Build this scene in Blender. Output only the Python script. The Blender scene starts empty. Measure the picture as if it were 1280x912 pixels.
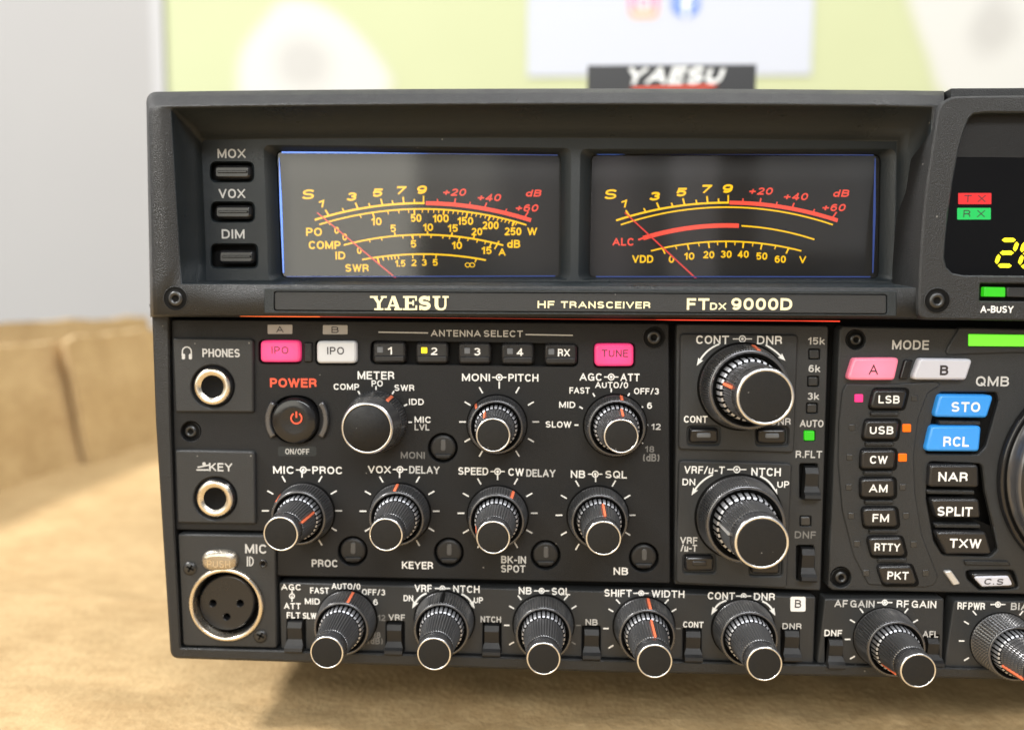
import bpy, math, random
from mathutils import Vector, Matrix, noise
from mathutils.geometry import tessellate_polygon
random.seed(7)
C = bpy.context.scene
COL = C.collection
pi = math.pi

# ------------------------------------------------------------------ camera
F, CX, CY = 965.0, 640.0, 456.0          # focal length and centre in photo pixels
DIST = 0.219                             # camera to control panel, metres
a, b, c = (math.radians(v) for v in (-2.2473, -4.9008, -0.32226))
Ry = Matrix(((math.cos(a), 0, math.sin(a)), (0, 1, 0), (-math.sin(a), 0, math.cos(a))))
Rx = Matrix(((1, 0, 0), (0, math.cos(b), -math.sin(b)), (0, math.sin(b), math.cos(b))))
Rz = Matrix(((math.cos(c), -math.sin(c), 0), (math.sin(c), math.cos(c), 0), (0, 0, 1)))
RM = Ry @ Rx @ Rz
def w3(v): return Vector((v[0], v[2], -v[1]))
cam = bpy.data.cameras.new("camera"); co = bpy.data.objects.new("camera", cam); COL.objects.link(co)
r_, u_, k_ = w3(RM.col[0]), -w3(RM.col[1]), -w3(RM.col[2])
m = Matrix((r_, u_, k_)).transposed().to_4x4(); m.translation = Vector((0, -DIST, 0))
co.matrix_world = m
cam.sensor_width = 36.0; cam.lens = F / 1280 * 36.0
cam.clip_start = 0.01; cam.clip_end = 50
cam.dof.use_dof = True; cam.dof.focus_distance = 0.210; cam.dof.aperture_fstop = 6.0
C.camera = co

# ------------------------------------------------------------------ light
C.view_settings.view_transform = 'Standard'; C.view_settings.look = 'None'
C.view_settings.exposure = 0.0; C.view_settings.gamma = 1.0
W = bpy.data.worlds.new("World"); C.world = W; W.use_nodes = True
nt = W.node_tree; bg = nt.nodes['Background']
def wn(kind, **k):
    n = nt.nodes.new(kind)
    for a_, v in k.items(): setattr(n, a_, v)
    return n
def wmath(op, x, y=None):
    n = wn('ShaderNodeMath', operation=op)
    for i, v in enumerate((x, y)):
        if v is None: continue
        if isinstance(v, (int, float)): n.inputs[i].default_value = v
        else: nt.links.new(v, n.inputs[i])
    return n.outputs[0]
def smooth(x, a_, b_):
    n = wn('ShaderNodeMapRange', interpolation_type='SMOOTHSTEP'); nt.links.new(x, n.inputs['Value'])
    n.inputs['From Min'].default_value = a_; n.inputs['From Max'].default_value = b_; return n.outputs[0]
tc = wn('ShaderNodeTexCoord'); sp = wn('ShaderNodeSeparateXYZ'); nt.links.new(tc.outputs['Generated'], sp.inputs[0])
fy = wmath('MAXIMUM', wmath('MULTIPLY', sp.outputs[1], -1.0), 0.02)      # the room in front of the radio lies towards -Y
U = wmath('DIVIDE', sp.outputs[0], fy); V = wmath('DIVIDE', sp.outputs[2], fy)
front = smooth(wmath('MULTIPLY', sp.outputs[1], -1.0), 0.3, 0.6)
def pane(u0, u1, v0, v1, e, col, k):       # an added soft-edged bright patch of the world, shaped for glass reflections
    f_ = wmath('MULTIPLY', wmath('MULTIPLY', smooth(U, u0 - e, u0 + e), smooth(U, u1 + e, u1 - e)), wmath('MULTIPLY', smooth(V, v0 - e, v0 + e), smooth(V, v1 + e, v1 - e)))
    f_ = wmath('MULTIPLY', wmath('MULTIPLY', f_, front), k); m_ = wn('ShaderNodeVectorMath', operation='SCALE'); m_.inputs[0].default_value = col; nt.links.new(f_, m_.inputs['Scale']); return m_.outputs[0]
mp = wn('ShaderNodeMapping'); mp.inputs['Scale'].default_value = (2.2, 2.2, 0.8)
nz = wn('ShaderNodeTexNoise'); nz.inputs['Scale'].default_value = 1.6; nz.inputs['Detail'].default_value = 3
cr = wn('ShaderNodeValToRGB')
cr.color_ramp.elements[0].position = 0.40; cr.color_ramp.elements[0].color = (0.13, 0.135, 0.145, 1)
cr.color_ramp.elements[1].position = 0.62; cr.color_ramp.elements[1].color = (0.74, 0.77, 0.82, 1)
nt.links.new(tc.outputs['Generated'], mp.inputs['Vector']); nt.links.new(mp.outputs[0], nz.inputs['Vector']); nt.links.new(nz.outputs['Fac'], cr.inputs['Fac'])
sm_ = wn('ShaderNodeVectorMath', operation='SCALE'); nt.links.new(cr.outputs['Color'], sm_.inputs[0]); nt.links.new(wmath('SUBTRACT', 1.0, wmath('MULTIPLY', front, 0.6)), sm_.inputs['Scale'])  # world dimmed on the front side to darken reflections
tot = sm_.outputs[0]
for a_ in ((-2.2, -0.165, 0.0, 0.8, 0.02, (1.0, 0.96, 0.83), 4.4), (-0.165, -0.06, 0.10, 0.6, 0.03, (1.0, 0.96, 0.86), 1.4), (-0.06, 0.02, 0.02, 0.3, 0.04, (0.9, 0.85, 0.85), 0.45),  # added patches; the first also brightens the left-hand panels
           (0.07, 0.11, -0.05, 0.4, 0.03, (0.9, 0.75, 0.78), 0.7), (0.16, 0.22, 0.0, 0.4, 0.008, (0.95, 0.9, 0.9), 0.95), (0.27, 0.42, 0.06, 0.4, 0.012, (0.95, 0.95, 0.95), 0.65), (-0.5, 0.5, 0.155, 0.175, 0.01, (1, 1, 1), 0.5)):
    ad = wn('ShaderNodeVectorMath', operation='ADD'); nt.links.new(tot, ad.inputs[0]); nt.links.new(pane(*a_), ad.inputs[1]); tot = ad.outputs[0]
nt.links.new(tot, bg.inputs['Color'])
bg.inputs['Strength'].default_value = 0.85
def area(name, loc, target, size, power, col=(1, 1, 1), sy=None):
    l = bpy.data.lights.new(name, 'AREA'); l.energy = power; l.color = col; l.size = size
    if sy: l.shape = 'RECTANGLE'; l.size_y = sy
    o = bpy.data.objects.new(name, l); COL.objects.link(o); o.location = loc
    o.rotation_euler = (Vector(target) - Vector(loc)).to_track_quat('-Z', 'Y').to_euler(); return o
area("overhead_light", (-1.75, -0.40, 1.72), (0, 0.1, -0.1), 0.34, 80, (1.0, 0.97, 0.93), 0.34)
area("overhead_light", (0.25, -1.5, 1.25), (0, 0, -0.1), 1.2, 30, (0.97, 0.985, 1.0), 0.5)
area("overhead_light", (1.3, -0.2, 1.7), (-0.2, 0.2, -0.1), 0.8, 26, (1.0, 0.98, 0.95), 0.5)  # added fill: lifts the box side, softens shadows under the radio
area("overhead_light", (0.2, 0.75, 1.7), (0.1, 1.1, 0.1), 0.9, 9, (1.0, 0.99, 0.96), 0.5)

# ------------------------------------------------------------------ projection of photo pixels on real planes
def ray(px, py): return RM @ Vector(((px - CX) / F, (py - CY) / F, 1.0))
def P(px, py, d=0.0):                      # point on the plane d millimetres in front of the control panel
    v = ray(px, py); t = (DIST - d * 1e-3) / v.z
    return Vector((v.x * t, -d * 1e-3, -v.y * t))
def G(px, py, z):                          # point on the horizontal plane at height z
    v = ray(px, py); t = -z / v.y
    return Vector((v.x * t, v.z * t - DIST, z))
def sc(px, py, d=0.0):                     # metres per pixel, across and down
    return (P(px + 5, py, d) - P(px - 5, py, d)).x / 10, (P(px, py - 5, d) - P(px, py + 5, d)).z / 10

# ------------------------------------------------------------------ materials
MATS = {}
def mat(name, col, rough=0.5, metal=0.0, bump=0.0, bscale=2500, emit=None, estr=0.0, spec=0.5, var=0.0, vscale=60, coat=0.0, dust=0.0, dscale=520):
    M = bpy.data.materials.new(name); M.use_nodes = True; n = M.node_tree; L = n.links
    p = n.nodes['Principled BSDF']
    p.inputs['Base Color'].default_value = (*col, 1); p.inputs['Roughness'].default_value = rough
    p.inputs['Metallic'].default_value = metal; p.inputs['Specular IOR Level'].default_value = spec
    p.inputs['Coat Weight'].default_value = coat; p.inputs['Coat Roughness'].default_value = 0.08
    t = n.nodes.new('ShaderNodeTexCoord')
    if bump:
        z = n.nodes.new('ShaderNodeTexNoise'); z.inputs['Scale'].default_value = bscale; z.inputs['Detail'].default_value = 3
        B = n.nodes.new('ShaderNodeBump'); B.inputs['Strength'].default_value = bump; B.inputs['Distance'].default_value = 0.0004
        L.new(t.outputs['Object'], z.inputs['Vector']); L.new(z.outputs['Fac'], B.inputs['Height']); L.new(B.outputs['Normal'], p.inputs['Normal'])
    if var:
        z = n.nodes.new('ShaderNodeTexNoise'); z.inputs['Scale'].default_value = vscale; z.inputs['Detail'].default_value = 5
        z.inputs['Roughness'].default_value = 0.65
        R = n.nodes.new('ShaderNodeMapRange'); R.inputs['From Min'].default_value = 0.3; R.inputs['From Max'].default_value = 0.7
        R.inputs['To Min'].default_value = max(0.03, rough - var); R.inputs['To Max'].default_value = min(1, rough + var)
        L.new(t.outputs['Object'], z.inputs['Vector']); L.new(z.outputs['Fac'], R.inputs['Value']); L.new(R.outputs[0], p.inputs['Roughness'])
    if dust:                                # sparse pale dust specks
        v = n.nodes.new('ShaderNodeTexVoronoi'); v.inputs['Scale'].default_value = dscale; L.new(t.outputs['Object'], v.inputs['Vector'])
        s_ = n.nodes.new('ShaderNodeSeparateColor'); L.new(v.outputs['Color'], s_.inputs[0])
        g = n.nodes.new('ShaderNodeMath'); g.operation = 'LESS_THAN'; g.inputs[1].default_value = 0.10; L.new(v.outputs['Distance'], g.inputs[0])
        h = n.nodes.new('ShaderNodeMath'); h.operation = 'LESS_THAN'; h.inputs[1].default_value = dust; L.new(s_.outputs[0], h.inputs[0])
        k = n.nodes.new('ShaderNodeMath'); k.operation = 'MULTIPLY'; L.new(g.outputs[0], k.inputs[0]); L.new(h.outputs[0], k.inputs[1])
        x = n.nodes.new('ShaderNodeMixRGB'); x.inputs[1].default_value = (*col, 1); x.inputs[2].default_value = (0.20, 0.195, 0.185, 1)
        L.new(k.outputs[0], x.inputs[0]); L.new(x.outputs[0], p.inputs['Base Color'])
    if emit:
        p.inputs['Emission Color'].default_value = (*emit, 1); p.inputs['Emission Strength'].default_value = estr
    MATS[name] = M; return M
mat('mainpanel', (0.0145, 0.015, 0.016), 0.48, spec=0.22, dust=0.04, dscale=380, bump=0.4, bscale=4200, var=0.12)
mat('panel', (0.027, 0.0285, 0.030), 0.44, spec=0.36, dust=0.04, dscale=380, bump=0.4, bscale=4200, var=0.12)
mat('frame', (0.0165, 0.0175, 0.0185), 0.38, spec=0.4, dust=0.03, dscale=420, bump=0.7, bscale=3600, var=0.14)
mat('hood', (0.014, 0.0185, 0.0215), 0.36, spec=0.4, dust=0.03, dscale=420, bump=0.45, bscale=4000, var=0.12)
mat('black', (0.003, 0.003, 0.003), 0.7, spec=0.12)
mat('gloss', (0.010, 0.010, 0.011), 0.22, bump=0.04, bscale=900, var=0.08)
mat('lever', (0.012, 0.012, 0.0125), 0.5, spec=0.4, bump=0.1, bscale=3000, var=0.1)
mat('button', (0.014, 0.014, 0.015), 0.30, bump=0.06, bscale=2200, var=0.1)
mat('knob', (0.17, 0.17, 0.175), 0.32, metal=0.75, bump=0.1, bscale=3000, var=0.10)
mat('knobsmooth', (0.12, 0.12, 0.125), 0.26, metal=0.7, bump=0.03, bscale=1500, var=0.09)
mat('fin', (0.42, 0.43, 0.46), 0.40, metal=0.6)
mat('cap', (0.008, 0.008, 0.008), 0.6, spec=0.3, dust=0.06, dscale=700, bump=0.2, bscale=3500, var=0.12, vscale=400)
mat('chrome', (0.80, 0.80, 0.80), 0.30, metal=1.0)
mat('tab', (0.45, 0.41, 0.35), 0.3, metal=0.9, bump=0.3, bscale=900, var=0.12, vscale=400)
mat('nickel', (0.72, 0.66, 0.56), 0.28, metal=1.0, bump=0.05, bscale=800, var=0.1, vscale=300)
mat('screwmetal', (0.055, 0.055, 0.055), 0.35, metal=0.7)
mat('white', (0.80, 0.80, 0.78), 0.6)
mat('grey', (0.50, 0.50, 0.49), 0.6)
mat('dim', (0.17, 0.17, 0.165), 0.6)
mat('ink', (0.03, 0.025, 0.03), 0.5)
mat('redink', (0.85, 0.10, 0.045), 0.5)
mat('orange', (0.90, 0.20, 0.09), 0.5)
mat('silver', (0.6, 0.6, 0.6), 0.35, metal=0.5)
mat('gold', (0.88, 0.80, 0.50), 0.45)
mat('tag', (0.36, 0.35, 0.34), 0.5)
mat('whitekey', (0.54, 0.55, 0.57), 0.35, emit=(0.9, 0.95, 1), estr=0.06, coat=0.3)
mat('greykey', (0.52, 0.53, 0.60), 0.35, coat=0.3)
mat('bluekey', (0.030, 0.27, 0.74), 0.32, emit=(0.03, 0.3, 0.9), estr=0.10, coat=0.3)
mat('redlamp', (0.2, 0.01, 0.01), 0.4, emit=(1.0, 0.03, 0.035), estr=0.7)
mat('greenlamp', (0.01, 0.12, 0.03), 0.4, emit=(0.005, 0.72, 0.13), estr=0.75)
mat('greenled', (0.02, 0.2, 0.01), 0.4, emit=(0.02, 0.55, 0.005), estr=0.85)
mat('limelamp', (0.15, 0.5, 0.05), 0.4, emit=(0.16, 0.9, 0.03), estr=0.85)
mat('yellowled', (0.8, 0.6, 0.02), 0.4, emit=(1.0, 0.72, 0.01), estr=1.0)
mat('orangeled', (0.4, 0.08, 0.0), 0.4, emit=(1.0, 0.14, 0.0), estr=0.85)
mat('pinkled', (0.4, 0.02, 0.1), 0.4, emit=(1.0, 0.03, 0.22), estr=0.9)
mat('digit', (0.8, 0.7, 0.02), 0.4, emit=(1.0, 0.80, 0.01), estr=1.0)
mat('offled', (0.030, 0.031, 0.032), 0.25)
mat('notch', (0.07, 0.07, 0.07), 0.5)
mat('offledgrey', (0.12, 0.13, 0.145), 0.4)
mat('meterplate', (0.013, 0.012, 0.0115), 0.55)
mat('meteryellow', (0.75, 0.45, 0.0), 0.5, emit=(1.0, 0.58, 0.0), estr=0.85)
mat('meterred', (0.8, 0.08, 0.05), 0.5, emit=(1.0, 0.075, 0.04), estr=0.68)
mat('needle', (0.85, 0.06, 0.05), 0.4, emit=(1.0, 0.05, 0.04), estr=0.35)
mat('blueedge', (0.10, 0.2, 0.6), 0.2, emit=(0.10, 0.27, 1.0), estr=0.8)
mat('bluedim', (0.03, 0.05, 0.16), 0.15, emit=(0.05, 0.10, 0.40), estr=0.22)
mat('glowstrip', (0.6, 0.05, 0.02), 0.4, emit=(1.0, 0.05, 0.02), estr=0.75)
mat('dimstrip', (0.3, 0.03, 0.01), 0.4, emit=(1.0, 0.05, 0.01), estr=0.4)
mat('hotstrip', (0.8, 0.15, 0.02), 0.4, emit=(1.0, 0.14, 0.02), estr=1.4)
mat('displayglass', (0.004, 0.004, 0.0045), 0.10, spec=0.4)
mat('strip', (0.36, 0.36, 0.37), 0.6)
mat('plaque', (0.018, 0.018, 0.019), 0.4)
mat('paper', (0.44, 0.465, 0.53), 0.7)
mat('bannerwhite', (0.49, 0.49, 0.47), 0.7)
mat('bannergrey', (0.40, 0.395, 0.38), 0.7)
for k_ in range(4):
    t_ = (k_ + 1) / 5; mat('bannermix%d' % k_, tuple(a_ * (1 - t_) + b_ * t_ for a_, b_ in zip((0.415, 0.44, 0.265), (0.49, 0.49, 0.47))), 0.7)
for k_ in range(3):
    t_ = (k_ + 1) / 4; mat('greymix%d' % k_, tuple(a_ * (1 - t_) + b_ * t_ for a_, b_ in zip((0.49, 0.49, 0.47), (0.40, 0.395, 0.38))), 0.7)
mat('fbblue', (0.05, 0.16, 0.60), 0.6)
def pink(name, base, e, s):
    M = mat(name, base, 0.3, emit=e, estr=s, coat=0.3); n = M.node_tree; L = n.links; p = n.nodes['Principled BSDF']
    t = n.nodes.new('ShaderNodeTexCoord'); mp = n.nodes.new('ShaderNodeMapping'); mp.inputs['Scale'].default_value = (130, 130, 200)
    g = n.nodes.new('ShaderNodeTexGradient'); g.gradient_type = 'SPHERICAL'
    R = n.nodes.new('ShaderNodeMapRange'); R.inputs['To Min'].default_value = s * 0.45; R.inputs['To Max'].default_value = s * 1.9
    L.new(t.outputs['Object'], mp.inputs[0]); L.new(mp.outputs[0], g.inputs[0]); L.new(g.outputs['Fac'], R.inputs['Value']); L.new(R.outputs[0], p.inputs['Emission Strength'])
pink('pinkkey', (0.60, 0.06, 0.17), (1.0, 0.035, 0.20), 0.62)
pink('palepink', (0.82, 0.22, 0.33), (1.0, 0.16, 0.28), 0.30)
def glass_mat():
    M = bpy.data.materials.new('glass'); M.use_nodes = True; n = M.node_tree; n.nodes.remove(n.nodes['Principled BSDF'])
    o = n.nodes['Material Output']; x = n.nodes.new('ShaderNodeMixShader'); t = n.nodes.new('ShaderNodeBsdfTransparent')
    g = n.nodes.new('ShaderNodeBsdfGlossy'); g.inputs['Roughness'].default_value = 0.04; f = n.nodes.new('ShaderNodeFresnel'); f.inputs['IOR'].default_value = 1.62
    n.links.new(f.outputs[0], x.inputs[0]); n.links.new(t.outputs[0], x.inputs[1]); n.links.new(g.outputs[0], x.inputs[2]); n.links.new(x.outputs[0], o.inputs[0])
    MATS['glass'] = M
glass_mat()
def card_mat(name, c0, c1):
    M = mat(name, c0, 0.8); n = M.node_tree; L = n.links; p = n.nodes['Principled BSDF']; t = n.nodes.new('ShaderNodeTexCoord')
    z = n.nodes.new('ShaderNodeTexNoise'); z.inputs['Scale'].default_value = 26; z.inputs['Detail'].default_value = 7; z.inputs['Roughness'].default_value = 0.7
    R = n.nodes.new('ShaderNodeValToRGB'); R.color_ramp.elements[0].position = 0.32; R.color_ramp.elements[0].color = (*c0, 1)
    R.color_ramp.elements[1].position = 0.66; R.color_ramp.elements[1].color = (*c1, 1)
    z2 = n.nodes.new('ShaderNodeTexNoise'); z2.inputs['Scale'].default_value = 480; z2.inputs['Detail'].default_value = 4
    B = n.nodes.new('ShaderNodeBump'); B.inputs['Strength'].default_value = 0.5; B.inputs['Distance'].default_value = 0.001
    L.new(t.outputs['Object'], z.inputs['Vector']); L.new(t.outputs['Object'], z2.inputs['Vector'])
    z3 = n.nodes.new('ShaderNodeTexNoise'); z3.inputs['Scale'].default_value = 210; z3.inputs['Detail'].default_value = 6; z3.inputs['Roughness'].default_value = 0.75
    mx = n.nodes.new('ShaderNodeMath'); mx.operation = 'MULTIPLY_ADD'; mx.inputs[1].default_value = 0.9; L.new(t.outputs['Object'], z3.inputs['Vector'])
    sb = n.nodes.new('ShaderNodeMath'); sb.operation = 'SUBTRACT'; sb.inputs[1].default_value = 0.5; L.new(z3.outputs['Fac'], sb.inputs[0]); L.new(sb.outputs[0], mx.inputs[0]); L.new(z.outputs['Fac'], mx.inputs[2])
    L.new(mx.outputs[0], R.inputs['Fac']); L.new(R.outputs['Color'], p.inputs['Base Color'])
    L.new(z2.outputs['Fac'], B.inputs['Height']); L.new(B.outputs['Normal'], p.inputs['Normal'])
card_mat('cardboard', (0.42, 0.28, 0.130), (0.545, 0.385, 0.195))
card_mat('cardedge', (0.38, 0.26, 0.13), (0.52, 0.39, 0.21))
def mottled(name, c0, c1, s):
    M = mat(name, c0, 0.75); n = M.node_tree; L = n.links; p = n.nodes['Principled BSDF']; t = n.nodes.new('ShaderNodeTexCoord')
    z = n.nodes.new('ShaderNodeTexNoise'); z.inputs['Scale'].default_value = s; z.inputs['Detail'].default_value = 4
    R = n.nodes.new('ShaderNodeMixRGB'); R.inputs[1].default_value = (*c0, 1); R.inputs[2].default_value = (*c1, 1)
    L.new(t.outputs['Object'], z.inputs['Vector']); L.new(z.outputs['Fac'], R.inputs[0]); L.new(R.outputs[0], p.inputs['Base Color'])
mottled('wallpaint', (0.28, 0.277, 0.28), (0.32, 0.315, 0.312), 2.2)
mottled('banner', (0.395, 0.425, 0.25), (0.43, 0.46, 0.28), 5)
def insta_mat():
    M = mat('instagradient', (0.9, 0.2, 0.3), 0.6); n = M.node_tree; L = n.links; p = n.nodes['Principled BSDF']; t = n.nodes.new('ShaderNodeTexCoord')
    s = n.nodes.new('ShaderNodeSeparateXYZ'); R = n.nodes.new('ShaderNodeValToRGB'); q = n.nodes.new('ShaderNodeMapRange')
    q.inputs['From Min'].default_value = -0.02; q.inputs['From Max'].default_value = 0.02
    R.color_ramp.elements[0].color = (0.95, 0.38, 0.12, 1); R.color_ramp.elements[1].color = (0.45, 0.08, 0.55, 1)
    e = R.color_ramp.elements.new(0.5); e.color = (0.85, 0.08, 0.24, 1)
    L.new(t.outputs['Object'], s.inputs[0]); L.new(s.outputs['Z'], q.inputs['Value']); L.new(q.outputs[0], R.inputs[0]); L.new(R.outputs[0], p.inputs['Base Color'])
insta_mat()

# ------------------------------------------------------------------ mesh helpers
def rpoly(pts, r, n=5):
    """polygon (pixels) with rounded corners; r one value or one per corner"""
    out = []; N = len(pts)
    for i in range(N):
        p0, p1, p2 = Vector(pts[i - 1]), Vector(pts[i]), Vector(pts[(i + 1) % N])
        rr = r[i] if isinstance(r, (list, tuple)) else r
        u, v = (p0 - p1), (p2 - p1); lu, lv = u.length, v.length; u /= lu; v /= lv
        if rr <= 0: out.append(p1); continue
        ang = u.angle(v); t = min(rr / math.tan(ang / 2), lu * 0.49, lv * 0.49)
        A, B = p1 + u * t, p1 + v * t
        for k in range(n + 1):
            s = k / n; out.append(A * (1 - s) ** 2 + p1 * 2 * s * (1 - s) + B * s * s)
    return out
def rr(cx, cy, w, h, r=4, skew=0.0, n=5):
    w /= 2; h /= 2; k = skew * h
    return rpoly([(cx - w + k, cy - h), (cx + w + k, cy - h), (cx + w - k, cy + h), (cx - w - k, cy + h)], r, n)
def box4(x0, y0, x1, y1, r=4, n=5): return rpoly([(x0, y0), (x1, y0), (x1, y1), (x0, y1)], r, n)
def circ(cx, cy, R, n=32): return [Vector((cx + R * math.cos(2 * pi * k / n), cy + R * math.sin(2 * pi * k / n))) for k in range(n)]
def inset(poly, b):
    N = len(poly); A = sum(poly[i].x * poly[(i + 1) % N].y - poly[(i + 1) % N].x * poly[i].y for i in range(N))
    s = 1 if A > 0 else -1; out = []
    for i in range(N):
        e1 = (poly[i] - poly[i - 1]); e2 = (poly[(i + 1) % N] - poly[i])
        if e1.length < 1e-6: e1 = e2
        if e2.length < 1e-6: e2 = e1
        n1 = Vector((-e1.y, e1.x)).normalized() * s; n2 = Vector((-e2.y, e2.x)).normalized() * s
        nn = (n1 + n2); nn = nn.normalized() if nn.length > 1e-6 else n1
        out.append(poly[i] + nn * (b / max(0.5, nn.dot(n1))))
    return out
# a plain bold sans alphabet drawn as strokes: width, then centre lines in a box 1 high
def AR(cx, cy, rx, ry, a0, a1, n=10):
    return [(cx + rx * math.cos(math.radians(a0 + (a1 - a0) * k / n)), cy + ry * math.sin(math.radians(a0 + (a1 - a0) * k / n))) for k in range(n + 1)]
def _O(W, f=0.42):                         # closed upright oval with flattened sides
    return AR(W / 2, 1 - f, W / 2, f, 0, 180, 14) + AR(W / 2, f, W / 2, f, 180, 360, 14) + [(W, 1 - f)]
_S = AR(.33, .75, .30, .25, 25, 90, 6) + AR(.31, .75, .29, .25, 90, 262, 12)[1:] + AR(.34, .25, .30, .25, 82, -90, 12) + AR(.32, .25, .32, .25, -90, -160, 6)[1:]
GL = {
 'A': (.82, [[(0, 0), (.41, 1)], [(.41, 1), (.82, 0)], [(.15, .32), (.67, .32)]]),
 'B': (.64, [[(0, 0), (0, 1)], [(0, 1)] + AR(.36, .77, .24, .23, 90, -90) + [(0, .54)], [(.3, .54)] + AR(.37, .27, .27, .27, 90, -90) + [(0, 0)]]),
 'C': (.70, [AR(.37, .62, .35, .38, 28, 180, 10) + AR(.37, .38, .35, .38, 180, 332, 10)]),
 'D': (.68, [[(0, 0), (0, 1)], [(0, 1), (.26, 1)] + AR(.28, .6, .40, .4, 90, 0, 7) + AR(.28, .4, .40, .4, 0, -90, 7) + [(0, 0)]]),
 'E': (.55, [[(0, 0), (0, 1)], [(0, 1), (.55, 1)], [(0, .53), (.5, .53)], [(0, 0), (.55, 0)]]),
 'F': (.52, [[(0, 0), (0, 1)], [(0, 1), (.52, 1)], [(0, .5), (.46, .5)]]),
 'G': (.74, [AR(.37, .62, .36, .38, 30, 180, 10) + AR(.37, .38, .36, .38, 180, 345, 12), [(.72, .02), (.72, .46)], [(.44, .46), (.72, .46)]]),
 'H': (.66, [[(0, 0), (0, 1)], [(.66, 0), (.66, 1)], [(0, .52), (.66, .52)]]),
 'I': (.0, [[(0, 0), (0, 1)]]), 'i': (.0, [[(0, 0), (0, 1)]]),
 'K': (.68, [[(0, 0), (0, 1)], [(.64, 1), (.02, .36)], [(.22, .55), (.68, 0)]]),
 'L': (.50, [[(0, 0), (0, 1)], [(0, 0), (.50, 0)]]),
 'M': (.84, [[(0, 0), (0, 1)], [(.84, 0), (.84, 1)], [(.02, 1), (.42, .08)], [(.82, 1), (.42, .08)]]),
 'N': (.66, [[(0, 0), (0, 1)], [(.66, 0), (.66, 1)], [(.02, 1), (.64, 0)]]),
 'O': (.74, [_O(.74)]), '0': (.56, [_O(.56)]),
 'P': (.60, [[(0, 0), (0, 1)], [(0, 1), (.32, 1)] + AR(.33, .72, .27, .28, 90, -90) + [(0, .44)]]),
 'Q': (.74, [_O(.74), [(.46, .24), (.76, -.06)]]),
 'R': (.66, [[(0, 0), (0, 1)], [(0, 1), (.34, 1)] + AR(.36, .74, .26, .26, 90, -90) + [(0, .48)], AR(.36, .22, .25, .24, 80, 0, 5) + [(.64, 0)]]),
 'S': (.66, [_S]),
 'T': (.66, [[(0, 1), (.66, 1)], [(.33, 0), (.33, 1)]]),
 'U': (.66, [[(0, 1)] + AR(.33, .34, .33, .34, 180, 360, 14) + [(.66, 1)]]),
 'V': (.74, [[(0, 1), (.37, 0)], [(.74, 1), (.37, 0)]]),
 'W': (1.06, [[(0, 1), (.27, 0)], [(.53, 1), (.27, 0)], [(.53, 1), (.79, 0)], [(1.06, 1), (.79, 0)]]),
 'X': (.72, [[(0, 1), (.72, 0)], [(.72, 1), (0, 0)]]),
 'Y': (.74, [[(0, 1), (.37, .46)], [(.74, 1), (.37, .46)], [(.37, 0), (.37, .46)]]),
 '1': (.26, [[(.26, 0), (.26, 1)], [(.26, .96), (.0, .76)]]),
 '2': (.56, [AR(.28, .72, .27, .28, 165, -10, 12) + [(.50, .54), (.02, .03)], [(0, 0), (.56, 0)]]),
 '3': (.56, [AR(.27, .76, .26, .24, 160, -70, 12) + [(.26, .53)], [(.26, .53)] + AR(.27, .27, .29, .27, 80, -160, 14)]),
 '4': (.60, [[(.44, 0), (.44, 1)], [(.44, 1), (0, .28)], [(0, .26), (.60, .26)]]),
 '5': (.56, [[(.06, 1), (.52, 1)], [(.08, 1), (.02, .5)], [(.03, .52)] + AR(.27, .32, .29, .32, 125, -150, 14)]),
 '6': (.56, [AR(.28, .32, .28, .32, 0, 360, 18), [(.50, .86)] + AR(.30, .62, .30, .38, 60, 180, 8) + [(0, .32)]]),
 '7': (.56, [[(0, 1), (.56, 1)], [(.55, .98), (.18, 0)]]),
 '8': (.56, [AR(.28, .76, .24, .24, 0, 360, 16), AR(.28, .26, .28, .26, 0, 360, 16)]),
 '9': (.56, [AR(.28, .68, .28, .32, 0, 360, 18), [(.06, .12)] + AR(.26, .38, .30, .38, -120, 0, 8) + [(.56, .68)]]),
 'k': (.52, [[(0, 0), (0, 1)], [(.46, .68), (.03, .26)], [(.16, .38), (.52, 0)]]),
 'd': (.54, [[(.54, 0), (.54, 1)], AR(.27, .33, .27, .33, 0, 360, 16)]),
 '\u00b5': (.52, [[(0, -.25), (.02, .7)], [(0, .22)] + AR(.24, .2, .24, .2, 180, 330, 6) + [(.48, .25)], [(.5, 0), (.5, .7)]]),
 '+': (.56, [[(0, .45), (.56, .45)], [(.28, .17), (.28, .73)]]), '-': (.30, [[(0, .40), (.30, .40)]]), '/': (.34, [[(0, -.03), (.34, 1.03)]]), '.': (.0, [[(0, 0), (0, .02)]]),
 '(': (.18, [AR(.4, .45, .40, .72, 130, 230, 8)]), ')': (.18, [AR(-.22, .45, .40, .72, -50, 50, 8)]),
 '\u221e': (1.3, [AR(.33, .5, .33, .5, 0, 360, 18), AR(.97, .5, .33, .5, 0, 360, 18)]),
}
def strokes(t, w, h, wt):
    """centre lines of a word fitted in w by h (any unit), pen width wt*h; origin at the middle"""
    pen = wt * h; x = 0; out = []; gap = 0.36 if len(t) > 1 else 0
    for ch in t:
        if ch == ' ': x += 0.22; continue
        W_, ls = GL[ch]; out += [[(x + p[0], p[1]) for p in l] for l in ls]; x += W_ + gap
    x -= gap; kx = (w - pen) / x if x > 0.01 else 0; ky = h - pen
    return [[Vector(((p[0] - x / 2) * kx, (p[1] - 0.5) * ky)) for p in l] for l in out], pen
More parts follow.
